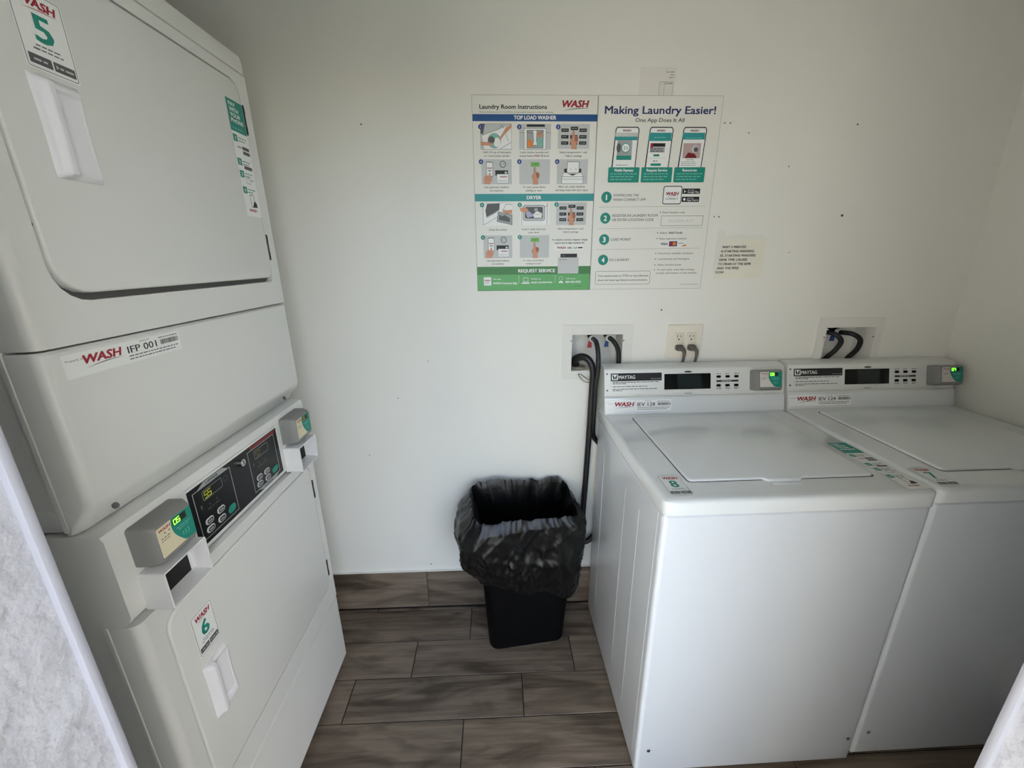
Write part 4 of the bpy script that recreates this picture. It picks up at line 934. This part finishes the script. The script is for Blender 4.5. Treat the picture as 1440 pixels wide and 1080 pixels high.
def hose(name, pts, r, M, label, cat, group=None, seg=12):
    bm = bmesh.new(); P = [Vector(p) for p in pts]; o0 = P[0].copy()
    tube(bm, [p - o0 for p in P], r, seg, 10); o = fin(name, bm, M, None, smooth=True); o.location = o0
    return tag(o, label, cat, group)
A, B = WX(.346), WZ(1.167)
hose('fill_hose', [(A, WY + .028, B), (A + .001, -.012, B - .003), (A + .004, -.036, B - .035), (A + .005, -.044, B - .09), (A + .001, -.040, B - .16), (A + .002, -.034, .93), (.352, -.026, .86), (.358, -.014, .80), (.385, -.010, .76)],
     .0085, rubber, 'black water hose running from the red valve in front of the drain hose', 'hose', 'washer hoses')
hose('fill_hose', [(WX(.407), WY + .028, WZ(1.169)), (WX(.410), -.008, WZ(1.165)), (WX(.425), -.010, WZ(1.14)), (WX(.434), -.004, WZ(1.10)), (WX(.436), -.0035, 1.0), (WX(.436), -.004, .90)],
     .0085, rubber, 'black water hose hanging from the blue valve beside the drain hose', 'hose', 'washer hoses')
hose('fill_hose', [(WX(1.205), WY + .028, WZ(1.180)), (WX(1.215), -.004, WZ(1.178)), (WX(1.236), -.012, WZ(1.155)), (WX(1.236), .002, WZ(1.12)), (WX(1.226), .020, 1.088), (WX(1.222), .026, 1.076)],
     .0085, rubber, 'black water hose at the red valve behind the IEV 124 washer', 'hose', 'washer hoses')
hose('fill_hose', [(WX(1.262), WY + .028, WZ(1.178)), (WX(1.280), -.002, WZ(1.178)), (WX(1.306), -.012, WZ(1.158)), (WX(1.315), .002, WZ(1.12)), (WX(1.309), .020, 1.088), (WX(1.306), .026, 1.076)],
     .0085, rubber, 'black water hose at the blue valve behind the IEV 124 washer', 'hose', 'washer hoses')
D0 = HOLES[0]
hose('drain_hose', [(D0[0] + .028, WY + .045, D0[2] + .014), (D0[0] + .022, WY + .022, D0[2] + .040), (D0[0] + .042, -.004, D0[2] + .058), (D0[0] + .064, -.020, D0[2] + .046), (D0[0] + .076, -.026, D0[2] + .010), (.340, -.024, 1.0), (.338, -.022, .80), (.334, -.020, .60), (.330, -.020, .42), (.334, -.020, .345), (.350, -.020, .33), (.385, -.018, .36)],
     lambda t: .0155 - .0045 * min(1, t * 2.6), rubber, 'thick black drain hose looping out of the valve box and down the wall', 'hose')
wp = [(WX(.296), WY - .005, WZ(1.042)), (WX(.291), -.004, WZ(1.045)), (WX(.300), -.012, WZ(1.030)), (WX(.318), -.014, WZ(1.018)), (WX(.347), -.010, WZ(1.016)), (WX(.352), -.006, WZ(1.022)), (WX(.330), -.006, WZ(1.024)), (WX(.312), -.006, WZ(1.036)), (WX(.298), -.006, WZ(1.046))]
hose('wire_hook', wp, .0012, hinge_m, 'thin wire loop hanging below the left valve box', 'wire', seg=6)

orx, orz = (WX(.608), WX(.7335)), (WZ(1.097), WZ(1.219))
oroot = empty('power_outlet', ((orx[0] + orx[1]) / 2, WY, orz[0])); tag(oroot, 'almond two-gang power outlet with two plugs above the washer', 'outlet')
fo = lambda u, v, w: Vector((u - (orx[0] + orx[1]) / 2, -w, v - orz[0]))
bm = bmesh.new(); prism(bm, rrect(orx[0], orx[1], orz[0], orz[1], .003), -.0005, .005, fo, bev=.002); fin('wall_plate', bm, almond, oroot, smooth=True)
for k, xc in enumerate((WX(.649), WX(.694))):
    bm = bmesh.new(); prism(bm, rrect(xc - .0165, xc + .0165, WZ(1.125), WZ(1.190), .002), .004, .0072, fo, bev=.001); rc = fin('receptacle', bm, almond_d, oroot, smooth=True)
    zc = WZ(1.174)
    for dx, w_, dz, hh in ((-.006, .0011, .004, .004), (.006, .0011, .004, .003)):
        bm = bmesh.new(); prism(bm, rrect(xc + dx - w_, xc + dx + w_, zc + dz - hh, zc + dz + hh, .0002), .0065, .0076, fo); fin('slot', bm, hole_black, rc)
    bm = bmesh.new(); disc(bm, fo(xc, zc - .008, .0068), (0, -1, 0), .0028, .0008, 10); fin('slot', bm, hole_black, rc)
    # angled plug and cord
    X = xc + .001; Zp = WZ(1.1375); y0 = WY - .0072
    pl = empty('plugged_lead', (X, y0, Zp)); tag(pl, ('taupe angled plug in the left outlet above the washer', 'taupe angled plug in the right outlet above the washer')[k], 'power lead', 'power leads')
    bm = bmesh.new(); loft(bm, [[Vector((u, -w, v)) for u, v in rrect(-s, s, -s * .8, s * .8, s * .5)] for w, s in ((0, .0125), (.010, .0135), (.020, .012), (.025, .008))])
    tube(bm, [(0, -.012, 0), (.008, -.018, -.003), (.0145, -.020, -.012), (.016, -.020, -.026)], lambda t: .0085 - .003 * t, 10, 6); fin('plug', bm, cord_m, pl, smooth=True)
    bm = bmesh.new(); tube(bm, [(.014, -.020, -.012), (.0155, -.020, -.030), (.014, -.012, -.07), (.012, -.006, -.13), (.01, -.004, -.2)], .0048, 8, 6); fin('cable', bm, cord_m, pl, smooth=True)

# ------------------------------------------------------------------ trash can and its bag
def rr_ring(hx, hy, r, n): # n points evenly by angle index on a rounded rectangle
    base = rrect(-hx, hx, -hy, hy, r, 8); base.append(base[0]); L = [0]
    for a, b in zip(base, base[1:]): L.append(L[-1] + math.hypot(b[0] - a[0], b[1] - a[1]))
    out = []
    for k in range(n):
        s = L[-1] * k / n; i = max(j for j in range(len(L) - 1) if L[j] <= s + 1e-12); t = (s - L[i]) / max(L[i + 1] - L[i], 1e-9)
        out.append((base[i][0] + (base[i + 1][0] - base[i][0]) * t, base[i][1] + (base[i + 1][1] - base[i][1]) * t))
    return out
BC, BY, BH = Vector((.088, -.128, 0)), math.radians(7), .575
can = empty('trash_can', BC, BY); tag(can, 'black plastic trash can lined with a black bag by the wall', 'trash can')
def can_half(z): t = z / BH; return (.146 + .032 * t, .078 + .024 * t)
bm = bmesh.new(); n = 64; rings = []
for z in (.0015, .006, .03, .15, .3, .45, .55, BH):
    hx, hy = can_half(z); d = .008 if z < .003 else 0; rings.append([(a, b, z) for a, b in rr_ring(hx - d, hy - d, .035, n)])
for z in (BH, .3, .02):
    hx, hy = can_half(z); rings.append([(a, b, z) for a, b in rr_ring(hx - .004, hy - .004, .032, n)])
loft(bm, rings); fin('bin_body', bm, black_pl, can, smooth=True)
bm = bmesh.new(); hx, hy = can_half(BH)
loft(bm, [[(a, b, z) for a, b in rr_ring(hx + d, hy + d, .036, n)] for z, d in ((BH - .018, .001), (BH - .016, .007), (BH - .003, .007), (BH, .004), (BH, -.003), (BH - .018, -.003), (BH - .018, .001))], cap=False); fin('rim', bm, black_pl, can, smooth=True)

bag = empty('trash_bag', BC, BY); tag(bag, 'crumpled black plastic bag folded over the trash can rim', 'bag')
n = 320; NZ = 46; bm = bmesh.new(); rings = []
def sgn_noise(x, y, z, s): return noise.noise(Vector((x * s, y * s, z * s)))
def ridged(x, y, z, s): return 1 - 2 * abs(noise.noise(Vector((x * s, y * s, z * s))))
hxr, hyr = can_half(BH); rimpts = rr_ring(hxr, hyr, .036, n)
cum = [k / n for k in range(n)]
def bulge(a, b):
    left = max(0, -a / hxr) ** 1.5; right = max(0, a / hxr) ** 2; back = max(0, b / hyr) ** 2; front = max(0, -b / hyr)
    return left, right, back, front
prof = []                         # (kind, t): inside going up, over the rim, outside going down
for k in range(13): prof.append(('in', k / 12))
for k in range(1, 6): prof.append(('rim', k / 6))
for k in range(41): prof.append(('out', k / 40))
for kind, t in prof:
    ring = []
    for i, (a, b) in enumerate(rimpts):
        L_, R_, K_, F_ = bulge(a, b); ang = math.atan2(b, a); rad = Vector((a, b, 0)); nn = Vector((a / hxr, b / hyr, 0)).normalized()
        fx, fy = a * 9, b * 9
        hem = .285 - .055 * (a / hxr) + .008 * math.sin(ang * 5 + 1) + .010 * sgn_noise(a, b, 3.1, 14) + .05 * K_
        top = BH + .010 + .030 * K_ + .016 * L_ + .010 * sgn_noise(a, b, 7.7, 22) + .008 * ridged(a, b, 1.3, 18) * K_
        if kind == 'in':
            z = .10 + (BH - .02 - .10) * t; hx, hy = can_half(z); d = -.010 - .02 * (1 - t) + .012 * ridged(a, b, z, 12) * (1 - .4 * t)
            d -= .012 * max(0, ridged(a, b * 1.2, z * .4, 20))
            s = Vector((a * hx / hxr, b * hy / hyr, z)); p = s + nn * d
        elif kind == 'rim':
            th = math.pi * t; z0 = BH - .02
            p = Vector((a, b, z0 + (top - z0) * math.sin(th) ** .8)) + nn * (-.006 + (.017 + .022 * L_ + .004 * ridged(a, b, .7, 40)) * t) + Vector((0, 0, (.006 * ridged(a, b, .2, 34) + .004 * ridged(a, b, .9, 60)) * math.sin(th)))
        else:
            z = top * 0 + (BH - .012) + (hem - (BH - .012)) * t
            hx, hy = can_half(z)
            off = .010 + (.066 * L_ + .022 * R_ + .010 * K_ + .004 * F_) * (math.sin(math.pi * min(1, .20 + t * .80)) ** 1.1) * (1 - .45 * t)
            fold = .012 * ridged(a + .30 * z, .10 * z, b, 11) ** 3 + .008 * ridged(a - .22 * z, b + .1 * z, z * .12, 24) + .009 * max(0, ridged(a + .55 * z, b - .2 * z, z * .3, 16)) ** 6 + .007 * max(0, ridged(a - .6 * z, b + .3, z * .3, 19)) ** 6 + .004 * ridged(a + .5 * z, b, z * .5, 46) + .006 * ridged(a, b, z, 30) * max(0, 1 - 4 * t)
            off += (fold + .003) * min(1, .4 + t) * (1 - .5 * max(0, t - .7) / .3)
            p = Vector((a * hx / hxr, b * hy / hyr, z)) + nn * max(off, .009)
            p.z += .010 * ridged(a, b, z, 16) * math.sin(math.pi * t)
        # keep off the wall behind and the washer on the right
        wpos = Matrix.Rotation(BY, 3, 'Z') @ p + BC
        if wpos.y > -.006: p = Matrix.Rotation(-BY, 3, 'Z') @ (Vector((wpos.x, -.006 - .002 * abs(ridged(wpos.x, 0, p.z, 20)), wpos.z)) - BC)
        ring.append(p)
    rings.append(ring)
loft(bm, rings, cap=False)
bm.faces.new([v for v in bm.verts[:n]])
bmesh.ops.recalc_face_normals(bm, faces=bm.faces[:])
bg = fin('bag_film', bm, bag_mat, bag, smooth=True)
